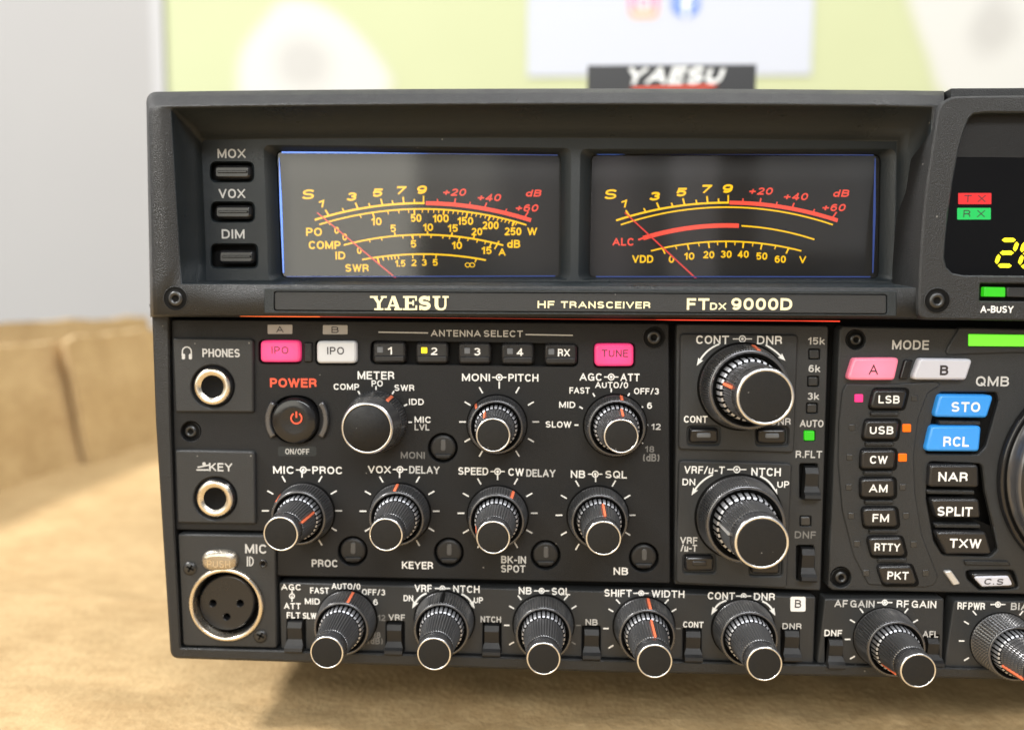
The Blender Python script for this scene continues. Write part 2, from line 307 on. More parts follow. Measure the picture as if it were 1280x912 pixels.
def stroke_quads(line, pen, h):
    """left and right edges of a pen line with square ends cut at cap and base line"""
    pts = [Vector(p) for p in line]; closed = (pts[0] - pts[-1]).length < 1e-6
    if not closed:
        t = (pts[0] - pts[1]).normalized(); pts[0] = pts[0] + t * pen * (0.5 if len(pts) == 2 else 0.0)
        t = (pts[-1] - pts[-2]).normalized(); pts[-1] = pts[-1] + t * pen * (0.5 if len(pts) == 2 else 0.0)
    L, R = [], []; n = len(pts)
    for i, p in enumerate(pts):
        a_ = pts[i - 1] if i else (pts[-2] if closed else p); b_ = pts[i + 1] if i < n - 1 else (pts[1] if closed else p)
        e1 = (p - a_).normalized() if (p - a_).length > 1e-9 else None; e2 = (b_ - p).normalized() if (b_ - p).length > 1e-9 else None
        e1 = e1 or e2 or Vector((1, 0)); e2 = e2 or e1; q = Vector((-(e1 + e2).y, (e1 + e2).x)).normalized(); c_ = max(0.6, q.dot(Vector((-e1.y, e1.x))))
        for l, sg in ((L, 1), (R, -1)):
            v = p + q * (sg * pen / 2 / c_)
            if n == 2: v.y = max(-h / 2, min(h / 2, v.y))
            l.append(v)
    return L, R
ORG = {}
class MB:
    def __init__(s): s.v = []; s.f = []; s.m = []; s.sm = []
    def face(s, idx, mt, smooth=False): s.f.append(tuple(idx)); s.m.append(mt); s.sm.append(smooth)
    def add(s, pts): i = len(s.v); s.v += [Vector(p) for p in pts]; return list(range(i, i + len(pts)))
    def fill(s, loops, mt):                # list of 3D loops, first the outline, others holes
        tri = tessellate_polygon(loops); flat = [p for l in loops for p in l]; ids = s.add(flat)
        for t in tri:
            A, B, Cc = flat[t[0]], flat[t[1]], flat[t[2]]
            t = tuple(t)
            if (B - A).cross(Cc - A).y > 0: t = t[::-1]
            s.face([ids[k] for k in t], mt)
    def loft(s, loops, mt, smooth=True, mats=None):
        ids = [s.add(l) for l in loops]; n = len(ids[0])
        for j in range(len(ids) - 1):
            for i in range(n):
                k = (i + 1) % n; s.face((ids[j][i], ids[j][k], ids[j + 1][k], ids[j + 1][i]), mats[j] if mats else mt, smooth)
    def plate(s, poly, d0, d1, mt, bevel=1.2, holes=(), bd=None, facemat=None):
        """slab: px outline, back depth d0, front depth d1 (mm); holes = (px loop, depth mm, floor material or None)"""
        sx = sc(poly[0].x, poly[0].y, d1)[0] * 1e3
        bd = bevel * sx if bd is None else bd
        ins = inset(poly, bevel); ins2 = inset(poly, bevel * 0.35)
        # map every ring on the front plane so the sides stay straight
        m3 = lambda pl, d: [Vector((q.x, -d * 1e-3, q.z)) for q in (P(p.x, p.y, d1) for p in pl)]
        s.loft([m3(poly, d0), m3(poly, d1 - bd), m3(ins2, d1 - bd * 0.3), m3(ins, d1)], mt)
        hl = []
        for h in holes:
            hp = h[0]; L0 = m3(hp, d1); hl.append(L0)
            cb = h[3] if len(h) > 3 else 0
            wallm = h[4] if len(h) > 4 else mt
            if cb:
                i1 = inset(hp, cb); s.loft([L0, m3(i1, d1 - cb * sx)], wallm); hp = i1; L0 = m3(i1, d1 - cb * sx)
            L1 = m3(hp, d1 - h[1]); s.loft([L0, L1], wallm, False)
            if h[2]: s.fill([L1], h[2])
        s.fill([m3(ins, d1)] + hl, facemat or mt)
    def flat(s, poly, d, mt): s.fill([[P(p.x, p.y, d) for p in poly]], mt)
    def text(s, t, x, y, w, h, mt, d=0.0, bold=0.018, rot=0.0, shear=0.0, lift=0.06):
        o = P(x, y, d); sx, sz = sc(x, y, d); wt = 0.13 + bold * 2.7
        for k, l in enumerate(strokes(t, w, h, wt)[0]):
            L, R = stroke_quads(l, wt * h, h); e = (lift + 0.004 * (k % 6)) * 1e-3
            ids = [s.add([(o.x + (v.x + shear * v.y) * sx, o.y - e, o.z + v.y * sz) for v in q]) for q in (L, R)]
            for i in range(len(L) - 1): s.face((ids[0][i], ids[0][i + 1], ids[1][i + 1], ids[1][i]), mt)
    def strip(s, pts, w, mt, d, lift=0.05):   # a printed line of px points, w px wide
        L, R = [], []
        pts = [Vector(p) for p in pts]; n = len(pts); ws = w if isinstance(w, (list, tuple)) else [w] * n
        for i, p in enumerate(pts):
            t = (pts[min(n - 1, i + 1)] - pts[max(0, i - 1)]).normalized(); q = Vector((-t.y, t.x)) * ws[i] / 2
            L.append(P((p + q).x, (p + q).y, d + lift)); R.append(P((p - q).x, (p - q).y, d + lift))
        a_, b_ = s.add(L), s.add(R)
        for i in range(n - 1): s.face((a_[i], a_[i + 1], b_[i + 1], b_[i]), mt)
    def lathe(s, o, prof, n=48, axis_y=True):
        """o base point; prof = (d mm, r mm, material of the band that follows, knurl, smooth)"""
        rings = []
        for (d, r, *_k) in prof:
            kn = _k[1] if len(_k) > 1 else 0
            pts = []
            for k in range(n):
                q = r - (kn if k % 2 else 0)
                an = 2 * pi * k / n; pts.append((o.x + q * 1e-3 * math.sin(an), o.y - d * 1e-3, o.z + q * 1e-3 * math.cos(an)))
            rings.append(s.add(pts))
        for j in range(len(rings) - 1):
            k0 = prof[j]; mt = k0[2]; kn = len(k0) > 3 and k0[3]
            for i in range(n):
                k = (i + 1) % n; s.face((rings[j][i], rings[j][k], rings[j + 1][k], rings[j + 1][i]), mt, not kn)
        return rings
    def disc(s, o, d, r, mt, n=32):
        s.face(s.add([(o.x + r * 1e-3 * math.sin(2 * pi * k / n), o.y - d * 1e-3, o.z + r * 1e-3 * math.cos(2 * pi * k / n)) for k in range(n)]), mt)
    def box(s, x0, y0, z0, x1, y1, z1, mt):
        i = s.add([(x, y, z) for x in (x0, x1) for y in (y0, y1) for z in (z0, z1)])
        for f in ((0, 1, 3, 2), (4, 6, 7, 5), (0, 4, 5, 1), (2, 3, 7, 6), (0, 2, 6, 4), (1, 5, 7, 3)): s.face([i[k] for k in f], mt)
    def build(s, name, parent=None, origin=None, label=None):
        if origin is None:
            lo = [min(v[k] for v in s.v) for k in range(3)]; hi = [max(v[k] for v in s.v) for k in range(3)]
            origin = Vector([(lo[k] + hi[k]) / 2 for k in range(3)])
        me = bpy.data.meshes.new(name); me.from_pydata([v - origin for v in s.v], [], s.f)
        names = []
        for x in s.m:
            if x not in names: names.append(x)
        for x in names: me.materials.append(MATS[x])
        me.polygons.foreach_set('material_index', [names.index(x) for x in s.m])
        me.polygons.foreach_set('use_smooth', s.sm)
        me.update()
        o = bpy.data.objects.new(name, me); COL.objects.link(o); ORG[o.name] = origin
        if parent is not None: o.parent = parent; o.location = origin - ORG[parent.name]
        else: o.location = origin
        if label: o['label'] = label
        return o
def empty(name, loc, label, cat):
    o = bpy.data.objects.new(name, None); COL.objects.link(o); o.location = loc; ORG[o.name] = Vector(loc)
    o['label'] = label; o['category'] = cat; return o
def arc3(p0, p1, p2, n=40, t0=0.0, t1=1.0):
    """points on the circle through three px points"""
    ax, ay = p0; bx, by = p1; cx, cy = p2
    D = 2 * (ax * (by - cy) + bx * (cy - ay) + cx * (ay - by))
    ux = ((ax * ax + ay * ay) * (by - cy) + (bx * bx + by * by) * (cy - ay) + (cx * cx + cy * cy) * (ay - by)) / D
    uy = ((ax * ax + ay * ay) * (cx - bx) + (bx * bx + by * by) * (ax - cx) + (cx * cx + cy * cy) * (bx - ax)) / D
    R = math.hypot(ax - ux, ay - uy); a0 = math.atan2(ay - uy, ax - ux); a1 = math.atan2(cy - uy, cx - ux)
    return [(ux + R * math.cos(a0 + (a1 - a0) * (t0 + (t1 - t0) * k / n)), uy + R * math.sin(a0 + (a1 - a0) * (t0 + (t1 - t0) * k / n))) for k in range(n + 1)], (ux, uy, R)

# ------------------------------------------------------------------ setting
FLOOR = -0.131
ZT = FLOOR
back_y = 0.95
def plane_at(px, py, y):
    v = ray(px, py); t = (y + DIST) / v.z; return Vector((v.x * t, y, -v.y * t))
mb = MB(); mb.box(-1.6, -0.9, FLOOR - 0.045, 1.6, 0.94, FLOOR - 0.006, 'wallpaint'); o = mb.build('table_top'); o['kind'] = 'structure'
mb = MB(); mb.box(-1.9, back_y + 0.01, -0.9, 1.9, back_y + 0.06, 1.3, 'wallpaint'); o = mb.build('back_wall'); o['kind'] = 'structure'
# pale partition at the left, nearer than the back wall
yq = back_y - 0.0045
q0, q1 = plane_at(194, 200, yq), plane_at(209, 200, yq)
part_root = empty('partition_panel', (q0.x, yq, FLOOR), 'plain pale grey partition with a white edge strip at the far left behind the cardboard box', 'partition')
mb = MB(); mb.box(-1.8, yq, FLOOR - 0.006, q0.x, back_y - 0.002, 1.1, 'wallpaint'); mb.build('panel', part_root)
mb = MB(); mb.box(q0.x + 0.0002, yq - 0.001, FLOOR - 0.006, q1.x, back_y - 0.0015, 1.1, 'strip'); mb.build('edge_strip', part_root)
# printed yellow-green banner
ban = MB(); y = back_y
A = plane_at(150, 200, y)
ban.box(A.x, y, -0.14, 1.3, y + 0.008, 0.75, 'banner')
def blob(pts, mt, y, m_):
    n = 48; pts = [Vector(p) for p in pts]; N = len(pts); out = []
    for i in range(N):                                   # closed Catmull-Rom
        p0, p1, p2, p3 = pts[i - 1], pts[i], pts[(i + 1) % N], pts[(i + 2) % N]
        for k in range(6):
            t = k / 6; out.append(0.5 * ((2 * p1) + (p2 - p0) * t + (2 * p0 - 5 * p1 + 4 * p2 - p3) * t * t + (3 * p1 - p0 - 3 * p2 + p3) * t ** 3))
    c_ = sum(out, Vector((0, 0))) / len(out)                # soft printed edge: nested outlines, a little apart
    ms = (['bannermix%d' % q for q in range(4)] if mt == 'bannerwhite' else ['greymix%d' % q for q in range(3)]) + [mt]
    for q, mm in enumerate(ms):
        f_ = (1.09 - 0.18 * q / (len(ms) - 1)) if mt == 'bannerwhite' else (1.3 - 0.65 * q / (len(ms) - 1))
        m_.fill([[plane_at((c_ + (p - c_) * f_).x, (c_ + (p - c_) * f_).y, y - 0.00008 * q) for p in out]], mm)
blob([(305, 60), (330, 25), (352, 3), (385, 2), (420, 18), (450, 45), (478, 80), (488, 105), (470, 135), (420, 150), (350, 145), (305, 130), (298, 95)], 'bannerwhite', y - 0.0006, ban)
blob([(345, 70), (360, 50), (385, 48), (407, 62), (412, 85), (400, 105), (372, 110), (350, 98)], 'bannergrey', y - 0.0012, ban)
blob([(1135, -10), (1150, -45), (1210, -60), (1300, -50), (1370, 0), (1380, 70), (1330, 130), (1240, 145), (1180, 120), (1160, 70), (1145, 30)], 'bannerwhite', y - 0.0006, ban)
blob([(1212, 45), (1222, 15), (1245, -5), (1266, 15), (1268, 42), (1248, 64), (1225, 66)], 'bannergrey', y - 0.0012, ban)
blob([(560, -230), (640, -260), (720, -220), (740, -150), (680, -110), (590, -120), (545, -170)], 'bannerwhite', y - 0.0006, ban)
o = ban.build('printed_banner'); o['label'] = 'yellow-green banner printed with white flower-like blotches behind the radio'; o['category'] = 'banner'
# notice sheet with two app logos
yp = back_y - 0.0022
rt = empty('notice_sheet', plane_at(836, 94, yp), 'white paper sheet with two small round-cornered app logos, hung on the yellow banner', 'paper notice')
mb = MB(); a0, a1 = plane_at(659, 96, yp), plane_at(1014, 93, yp); mb.box(a0.x, yp, a0.z, a1.x, yp + 0.001, 0.62, 'paper'); mb.build('sheet', rt)
mb = MB(); ll = lambda pl, e: [plane_at(p.x, p.y, yp - e) for p in pl]
mb.fill([ll(rr(804.5, 4.5, 35, 35, 9), 0.0008)], 'instagradient')
o_ = plane_at(804.5, 4.5, yp); mb.build('camera_logo', rt, origin=o_)
mb = MB()
mb.fill([ll(rr(804.5, 4.5, 23, 23, 7), 0.0013), ll(rr(804.5, 4.5, 17.5, 17.5, 5), 0.0013)], 'white')
mb.fill([ll(circ(804.5, 4.5, 5.6, 20), 0.0013), ll(circ(804.5, 4.5, 3.2, 20), 0.0013)], 'white'); mb.build('logo_outline', rt)
mb = MB(); mb.fill([ll(circ(857, 4.5, 17.5, 40), 0.0008)], 'fbblue')
mb.fill([ll([Vector(p) for p in ((854.5, 21), (860.5, 21), (860.5, 7), (865.5, 7), (866.5, 1.5), (860.5, 1.5), (860.5, -1.5), (862, -4), (866.5, -4), (866.5, -9), (860, -9), (856, -6.5), (854.5, -3), (854.5, 1.5), (850, 1.5), (850, 7), (854.5, 7))], 0.0013)], 'white')
mb.build('letter_logo', rt)

# ------------------------------------------------------------------ cardboard box
box = empty('cardboard_box', (0, 0, FLOOR), 'open brown cardboard box tray lying flat under and beside the radio', 'cardboard box')
CRE = [((-60, 735), (215, 752), .0010), ((-60, 838), (330, 872), -.0012), ((-40, 690), (150, 640), .0007), ((60, 880), (420, 900), .0007), ((700, 905), (1300, 890), .0008)]
def sheet_grid(x0, x1, y0, y1, z, nx, ny, amp):
    mb = MB(); ids = []; lines = [(G(*p, FLOOR), G(*q, FLOOR), h) for p, q, h in CRE]
    for j in range(ny + 1):
        row = []
        for i in range(nx + 1):
            X = x0 + (x1 - x0) * i / nx; Y = y0 + (y1 - y0) * j / ny
            dz = amp * (noise.fractal(Vector((X * 7, Y * 7, 0.3)), 1.0, 2.0, 3) - 0.35) + 0.0007 * noise.noise(Vector((X * 60, Y * 60, 2)))
            for A, B, h in lines:
                e = B - A; t = max(0, min(1, ((X - A.x) * e.x + (Y - A.y) * e.y) / (e.x * e.x + e.y * e.y)))
                q = Vector((X - A.x - e.x * t, Y - A.y - e.y * t)).length + 0.0015 * noise.noise(Vector((X * 40, Y * 40, 9)))
                if abs(q) < 0.012: dz += h * math.exp(-(q / 0.0035) ** 2)
            row.append((X, Y, z + dz))
        ids.append(mb.add(row))
    for j in range(ny):
        for i in range(nx): mb.face((ids[j][i], ids[j][i + 1], ids[j + 1][i + 1], ids[j + 1][i]), 'cardboard', True)
    return mb
XL = -0.362
mb = sheet_grid(XL - 0.03, 0.75, -0.75, 0.80, FLOOR, 300, 400, 0.0016)
mb.build('box_bottom', box)
def side(y0, y1, x, ztop, lean, name, jag, t=0.005, mt='cardboard'):
    mb = MB(); ny, nz = 70, 14; ids = [[], []]
    for sd in (0, 1):
        for j in range(nz + 1):
            row = []
            for i in range(ny + 1):
                u = i / ny; v = j / nz; Y = y0 + (y1 - y0) * u
                zt = ztop + jag * (noise.fractal(Vector((Y * 30, sd * 0.3, x * 9)), 0.9, 2.0, 4)) - 0.004 * math.exp(-((u - 0.0) / 0.02) ** 2)
                Z = FLOOR - 0.002 + (zt - FLOOR) * v
                X = x - lean * v + 0.004 * noise.noise(Vector((Y * 5, v * 2, x * 7))) - sd * t
                row.append((X, Y, Z))
            ids[sd].append(mb.add(row))
    for j in range(nz):
        for i in range(ny):
            mb.face((ids[0][j][i], ids[0][j][i + 1], ids[0][j + 1][i + 1], ids[0][j + 1][i]), mt, True)
            mb.face((ids[1][j][i], ids[1][j + 1][i], ids[1][j + 1][i + 1], ids[1][j][i + 1]), mt, True)
    ea, eb = mb.add([mb.v[q] for q in ids[0][nz]]), mb.add([mb.v[q] for q in ids[1][nz]])
    for i in range(ny): mb.face((ea[i], ea[i + 1], eb[i + 1], eb[i]), 'cardedge')
    for e in (0, ny):
        ea, eb = mb.add([mb.v[ids[0][q][e]] for q in range(nz + 1)]), mb.add([mb.v[ids[1][q][e]] for q in range(nz + 1)])
        for j in range(nz): mb.face((ea[j], ea[j + 1], eb[j + 1], eb[j]), 'cardedge')
    return mb.build(name, box)
S = G(85, 577, FLOOR)
side(-0.6, S.y + 0.012, XL - 0.004, -0.034, 0.018, 'side_panel', 0.0022)
side(S.y, 0.79, XL + 0.003, -0.030, 0.012, 'side_panel', 0.0022)
side(-0.6, 0.62, XL - 0.045, -0.020, 0.03, 'side_flap', 0.003)

# ------------------------------------------------------------------ radio: root, case and hood
radio = empty('radio_transceiver', (P(700, 600).x, 0.2, FLOOR), 'black radio transceiver with two lit meters, rows of knobs and push buttons', 'radio')
def part(mbx, name, parent=radio, origin=None, label=None): return mbx.build(name, parent, origin, label)
RX = 0.30                                   # right-hand end of what is modelled, metres
XR = 1560                                   # ... and in photo pixels
mb = MB()
xl = P(188, 400).x
zb, ztp = P(226, 820).z, P(400, 118, 0).z
mb.box(xl + 0.001, 0.012, zb + 0.002, RX, 0.40, ztp - 0.001, 'frame')
mb.box(P(1184, 200, 6).x, -0.0062, P(1240, 130, 4).z, RX, 0.02, P(1240, 114.5, 3).z, 'frame')
outer = rpoly([(184, 380), (188, 396), (192.6, 526), (201, 660), (211.5, 824), (760, 841.5), (1280, 851), (XR, 853), (XR, 380)], [0, 0, 30, 60, 13, 0, 0, 0, 0], 6)
inner = rpoly([(209, 394), (211, 526), (216, 660), (224, 811), (760, 826.5), (1280, 838), (XR - 12, 840), (XR - 12, 394)], [1, 0, 0, 4, 0, 0, 2, 1], 4)
mb.plate(outer, -13, 1.5, 'frame', bevel=4.5, holes=[(inner, 6, 'black', 1.5)])
part(mb, 'case')
for fx in (0.0, 1.0):
    mb = MB(); o = Vector((xl + 0.045 + fx * 0.36, 0.075, FLOOR + 0.001)); n = 28
    rings = [mb.add([(o.x + r * math.cos(2 * pi * k / n), o.y + r * math.sin(2 * pi * k / n), o.z + h) for k in range(n)]) for h, r in ((0, 0.017), (0.002, 0.019), (0.018, 0.021), (zb - o.z + 0.004, 0.021))]
    for j in range(3):
        for i in range(n): mb.face((rings[j][i], rings[j][(i + 1) % n], rings[j + 1][(i + 1) % n], rings[j + 1][i]), 'black', True)
    part(mb, 'foot')
# hood round the meters
m3 = lambda pl, d: [P(p[0], p[1], d) for p in pl]
def ring(x0, y0, x1, y1, r, tr=None): return rpoly([(x0, y0), (x1, y0 + 2), (x1, y1 + 2), (x0 + 3, y1)], r, 6)
def hoodring(tl, t, tr, br, bl, r):        # top edge bowed the way the photo shows
    pts = rpoly([tl, tr, br, bl], r, 6); out = []
    x0, x1 = tl[0], tr[0]
    ym = (pts[0].y + pts[-1].y) / 2
    for p in pts:
        u = (p.x - x0) / (x1 - x0)
        out.append((p.x, p.y))
    return out
def bow(x0, x1, y0, y1, amt, n=14):        # px points along a slightly bowed edge
    return [(x0 + (x1 - x0) * k / n, y0 + (y1 - y0) * k / n - amt * 4 * (k / n) * (1 - k / n)) for k in range(n + 1)]
def loop(tl, tr, br, bl, rtl, amt=3.5, n=14, cn=8):
    pts = []
    A = Vector(tl) + Vector((0, rtl)); 
    for k in range(cn):
        s = k / cn; B = Vector(tl); Cc = Vector((tl[0] + rtl, tl[1]))
        q = A * (1 - s) ** 2 + B * 2 * s * (1 - s) + Cc * s * s; pts.append((q.x, q.y))
    pts += bow(tl[0] + rtl, tr[0], tl[1], tr[1], amt, n)
    pts += [(tr[0] + (br[0] - tr[0]) * k / 6, tr[1] + (br[1] - tr[1]) * k / 6) for k in range(1, 6)]
    pts += bow(br[0], bl[0], br[1], bl[1], 0, n)
    pts += [(bl[0] + (tl[0] - bl[0]) * k / 6, bl[1] + (tl[1] + rtl - bl[1]) * k / 6) for k in range(1, 6)]
    return pts
HX, HB = 1180, 1166
mb = MB()
L = [(loop((183, 115), (HX, 114), (HB, 399), (188, 396), 14), -13), (loop((183, 115), (HX, 114), (HB, 399), (188, 396), 14), 2.5),
     (loop((184, 121), (HX, 119), (HB, 398.5), (190, 395.5), 12), 6.5), (loop((186, 131), (HX, 129), (HB, 397), (192, 394), 10), 10.2),
     (loop((191, 132.5), (HX, 131), (HB, 396), (197, 393), 9), 11.0), (loop((213, 134), (1166, 133), (1158, 360), (226, 355.5), 5), 11.0),
     (loop((215, 136), (1164, 135), (1156, 359), (228, 354.5), 5), 10.4), (loop((238, 157), (1140, 158), (1134, 356), (246, 352.5), 8), 1.5),
     (loop((241, 161), (1134, 162), (1130, 355.5), (249, 352), 8), 1.3), (loop((250, 172), (1123, 174), (1120, 354.5), (257, 351), 6), -2.6),
     (loop((252, 175), (1121, 177), (1118, 353), (259, 350), 6), -3.0)]
mb.loft([m3(l, d) for l, d in L], 'hood', True, ['frame'] * 5 + ['hood'] * 5)
face_loop = m3(L[-1][0], -3.0)
def mring(w, d): return [P(p.x, p.y, d) for p in w]
W1 = [rpoly([(345, 188), (701, 192), (700.5, 347), (351.5, 347.5)], r, 6) for r in (9,)][0]
W2 = rpoly([(738.5, 193), (1101, 193), (1098, 348), (735.5, 347.5)], 9, 6)
def grow(w, l, t, r, b_):
    cx_, cy_ = sum(p.x for p in w) / len(w), sum(p.y for p in w) / len(w)
    return [Vector((p.x + (-l if p.x < cx_ else r), p.y + (-t if p.y < cy_ else b_))) for p in w]
W1o, W2o = grow(W1, 16, 7, 13, 3), grow(W2, 13, 7, 19, 3)
wells = [rr(290, 215, 56, 27, 9), rr(291, 265, 56, 27, 9), rr(293, 320, 60, 32, 8)]
holes = [mring(W1o, -3), mring(W2o, -3)] + [[P(p.x, p.y, -3.0) for p in w] for w in wells]
mb.fill([face_loop] + holes, 'hood')
for wo, w in ((W1o, W1), (W2o, W2)):
    mb.loft([mring(wo, -3), mring(w, -4.6), mring(w, -11)], 'hood', True)
for w in wells:
    i1 = inset(w, 2.2); mb.loft([[P(p.x, p.y, -3.0) for p in w], [P(p.x, p.y, -3.5) for p in i1], [P(p.x, p.y, -5.5) for p in i1]], 'hood'); mb.flat(i1, -5.5, 'black')
for (t, x, y_, w_) in (('MOX', 289.5, 192, 35), ('VOX', 290, 242, 33), ('DIM', 291.5, 292.5, 28.5)):
    mb.text(t, x, y_, w_, 11.5, 'grey', -3.0, 0.014)
# step right of the screw and thin rebate round the nameplate
part(mb, 'meter_hood')
for (x, y_, w_, h_) in ((290, 215, 46, 17), (291, 265, 46, 17), (295, 321, 45, 17)):
    mb = MB(); mb.plate(rr(x, y_, w_, h_, 6), -5.4, -1.6, 'gloss', bevel=3.2); mb.plate(rr(x, y_ - 0.5, w_ - 9, 3.2, 1.5), -1.7, -1.2, 'gloss', bevel=0.8)
    part(mb, 'push_button')
# screws
def hexscrew(x, y_, R, d, deep=2.2, parent=radio):
    mb = MB(); o = P(x, y_, d); s = sc(x, y_, d)[0] * 1e3; R *= s
    mb.lathe(o, [(0.10, R * 1.05, 'frame'), (0.2, R * 1.0, 'black'), (0.12, R * 0.92, 'black'), (0.12, R * 0.60, 'screwmetal'), (0.45, R * 0.54, 'screwmetal'), (0.50, R * 0.36, 'screwmetal'), (0.16, R * 0.30, 'black'), (0.16, 0.01, 'black')], 36)
    return part(mb, 'screw')
hexscrew(219.5, 373, 14.5, 11.05)

# ------------------------------------------------------------------ nameplate
mb = MB(); npd = 11.05
plo = rpoly([(330, 359.5), (1121, 363), (1121, 395.5), (330, 392)], 2, 3)
mb.plate(plo, 10, 11.7, 'hood', bevel=1.2, holes=[(rpoly([(342, 363.5), (1109, 367.5), (1109, 393), (342, 388.5)], 4, 4), 0.8, None)])
mb.plate(rpoly([(343.2, 364.5), (1108, 368.6), (1108, 392), (343.2, 387.5)], 3.5, 4), 10, 11.5, 'panel', bevel=0.8)
d = 11.5
mb.text('HF', 682.5, 380.5, 21, 9, 'gold', d, 0.03); mb.text('TRANSCEIVER', 757, 381, 112, 8.6, 'gold', d, 0.03)
mb.text('FT', 872.5, 380, 28, 14.5, 'gold', d, 0.03); mb.text('DX', 897.5, 382.8, 20, 9, 'gold', d, 0.03); mb.text('9000D', 952, 380, 76, 15, 'gold', d, 0.03)
# slab-serif maker's name
class Slab:
    def __init__(s, mb, x, y, h, d): s.mb, s.x, s.y, s.h, s.d, s.k = mb, x, y, h, d, 0.05
    def q(s, pts):
        s.k += 0.006; s.mb.fill([[P(s.x + a_ * s.h, s.y - b_ * s.h, s.d + s.k) for a_, b_ in pts]], 'gold')
    def r(s, x0, y0, x1, y1): s.q([(x0, y0), (x1, y0), (x1, y1), (x0, y1)])
def slab_word(mb, x, y_, h, d):
    L = Slab(mb, x, y_, h, d); t = 0.13
    # Y
    L.q([(0.12, 1), (0.40, 1), (0.72, 0.47), (0.48, 0.47)]); L.q([(1.02, 1), (0.88, 1), (0.56, 0.50), (0.70, 0.47)]); L.r(0.47, 0.0, 0.72, 0.5); L.r(-0.03, 1 - t, 0.52, 1.0); L.r(0.74, 1 - t, 1.16, 1.0); L.r(0.28, 0, 0.92, t)
    L.x += 1.02 * h                                            # A
    L.q([(0.14, 0), (0.30, 0), (0.66, 1), (0.50, 1)]); L.q([(0.80, 0), (1.10, 0), (0.74, 1), (0.48, 1)]); L.r(0.32, 0.26, 0.86, 0.26 + t); L.r(0.0, 0, 0.44, t); L.r(0.68, 0, 1.24, t)
    L.x += 1.30 * h                                            # E
    L.r(0.14, 0, 0.40, 1); L.r(0.0, 1 - t, 0.98, 1); L.r(0.0, 0, 1.0, t); L.r(0.38, 0.44, 0.72, 0.44 + t); L.r(0.66, 0.32, 0.78, 0.70); L.r(0.86, 0.66, 0.98, 1); L.r(0.88, 0, 1.0, 0.34)
    L.x += 1.10 * h                                            # S
    mb.text('S', L.x + 0.44 * h, L.y - 0.5 * h, 0.88 * h, h * 1.02, 'gold', d, 0.045); L.r(0.68, 0.66, 0.80, 1.0); L.r(0.06, 0.0, 0.18, 0.34)
    L.x += 1.0 * h                                             # U
    L.q([(0.14, 1), (0.40, 1), (0.40, 0.36), (0.46, 0.18), (0.60, 0.12), (0.60, -0.02), (0.40, 0.0), (0.22, 0.1), (0.14, 0.3)])
    L.q([(0.98, 1), (0.84, 1), (0.84, 0.36), (0.78, 0.18), (0.60, 0.12), (0.60, -0.02), (0.76, 0.0), (0.92, 0.1), (0.98, 0.3)]); L.r(0.0, 1 - t, 0.54, 1); L.r(0.70, 1 - t, 1.14, 1)
slab_word(mb, 463, 387.5, 17.6, d)
part(mb, 'nameplate')
# red lamp light leaking along the gap under the nameplate
mb = MB()
mb.strip([(300, 394.8), (325, 395.0), (400, 395.9)], [1.4, 1.7, 0.8], 'hotstrip', 8.2)
mb.strip([(400, 395.9), (520, 397), (700, 398.7), (820, 399.6)], [0.8, 0.45, 0.35, 0.6], 'dimstrip', 8.2)
mb.strip([(820, 399.6), (850, 399.9), (1000, 401), (1050, 401.5)], [0.6, 1.3, 1.0, 1.5], 'glowstrip', 8.2)
part(mb, 'lamp_strip', label='orange-red lamp line glowing in the gap')

# ------------------------------------------------------------------ meters
def meter(off, s, Wd, arcs, ticks, texts, needle, edge):
    Z = lambda u, v: (off[0] + u / s, off[1] + v / s)
    d = -9.0; mb = MB(); mb.plate(grow(Wd, 12, 10, 12, 10), -10.5, d, 'meterplate', bevel=0.5)
    for (p0, p1, p2, w_, mt, t0, t1) in arcs:
        pts, _ = arc3(Z(*p0), Z(*p1), Z(*p2), 44, t0, t1); mb.strip(pts, w_ / s, mt, d)
    for (x0, y0, x1, y1, w_, mt) in ticks: mb.strip([Z(x0, y0), Z(x1, y1)], w_ / s, mt, d, 0.09)
    for (t, x, y_, w_, h_, mt, sh, bold) in texts: mb.text(t, *Z(x, y_), w_ / s, h_ / s, mt, d, bold, 0, sh, 0.12)
    M_ = part(mb, 'panel_meter')
    mb = MB(); (x0, y0), (x1, y1) = Z(*needle[0]), Z(*needle[1])
    A, B = P(x0, y0, -7.6), P(x1, y1, -7.6); e = B + (B - A) * 0.12; w_ = 0.00021; n_ = Vector(((B - A).z, 0, -(B - A).x)).normalized() * w_
    i = mb.add([A - n_ * 0.8, A + n_ * 0.8, e + n_, e - n_, A - n_ * 0.8 + Vector((0, 0.0003, 0)), A + n_ * 0.8 + Vector((0, 0.0003, 0)), e + n_ + Vector((0, 0.0003, 0)), e - n_ + Vector((0, 0.0003, 0))])
    for f in ((0, 1, 2, 3), (0, 4, 5, 1), (2, 6, 7, 3), (0, 3, 7, 4), (1, 5, 6, 2)): mb.face([i[k] for k in f], 'needle')
    part(mb, 'needle', M_)
    mb = MB(); g_ = inset(Wd, 1.4); mb.plate(g_, -5.9, -4.9, 'glass', bevel=0.6); part(mb, 'glass', M_)
    for (pts, w_, mt) in edge:
        mb = MB(); mb.strip(pts, w_, mt, -4.75, 0.0); part(mb, 'edge_light', M_)
    return M_
Yy, Rr = 'meteryellow', 'meterred'
A1 = ((185, 328), (655, 256), (1120, 330)); B1 = ((205, 348), (650, 281), (1100, 350)); C1 = ((310, 437), (650, 392), (1000, 438)); D1 = ((390, 500), (655, 476), (925, 502))
def yon(A, off, s):                       # y on an arc at a zoom x
    _, (ux, uy, R) = arc3(*A)
    return lambda x: uy - math.sqrt(R * R - (x - ux) ** 2)
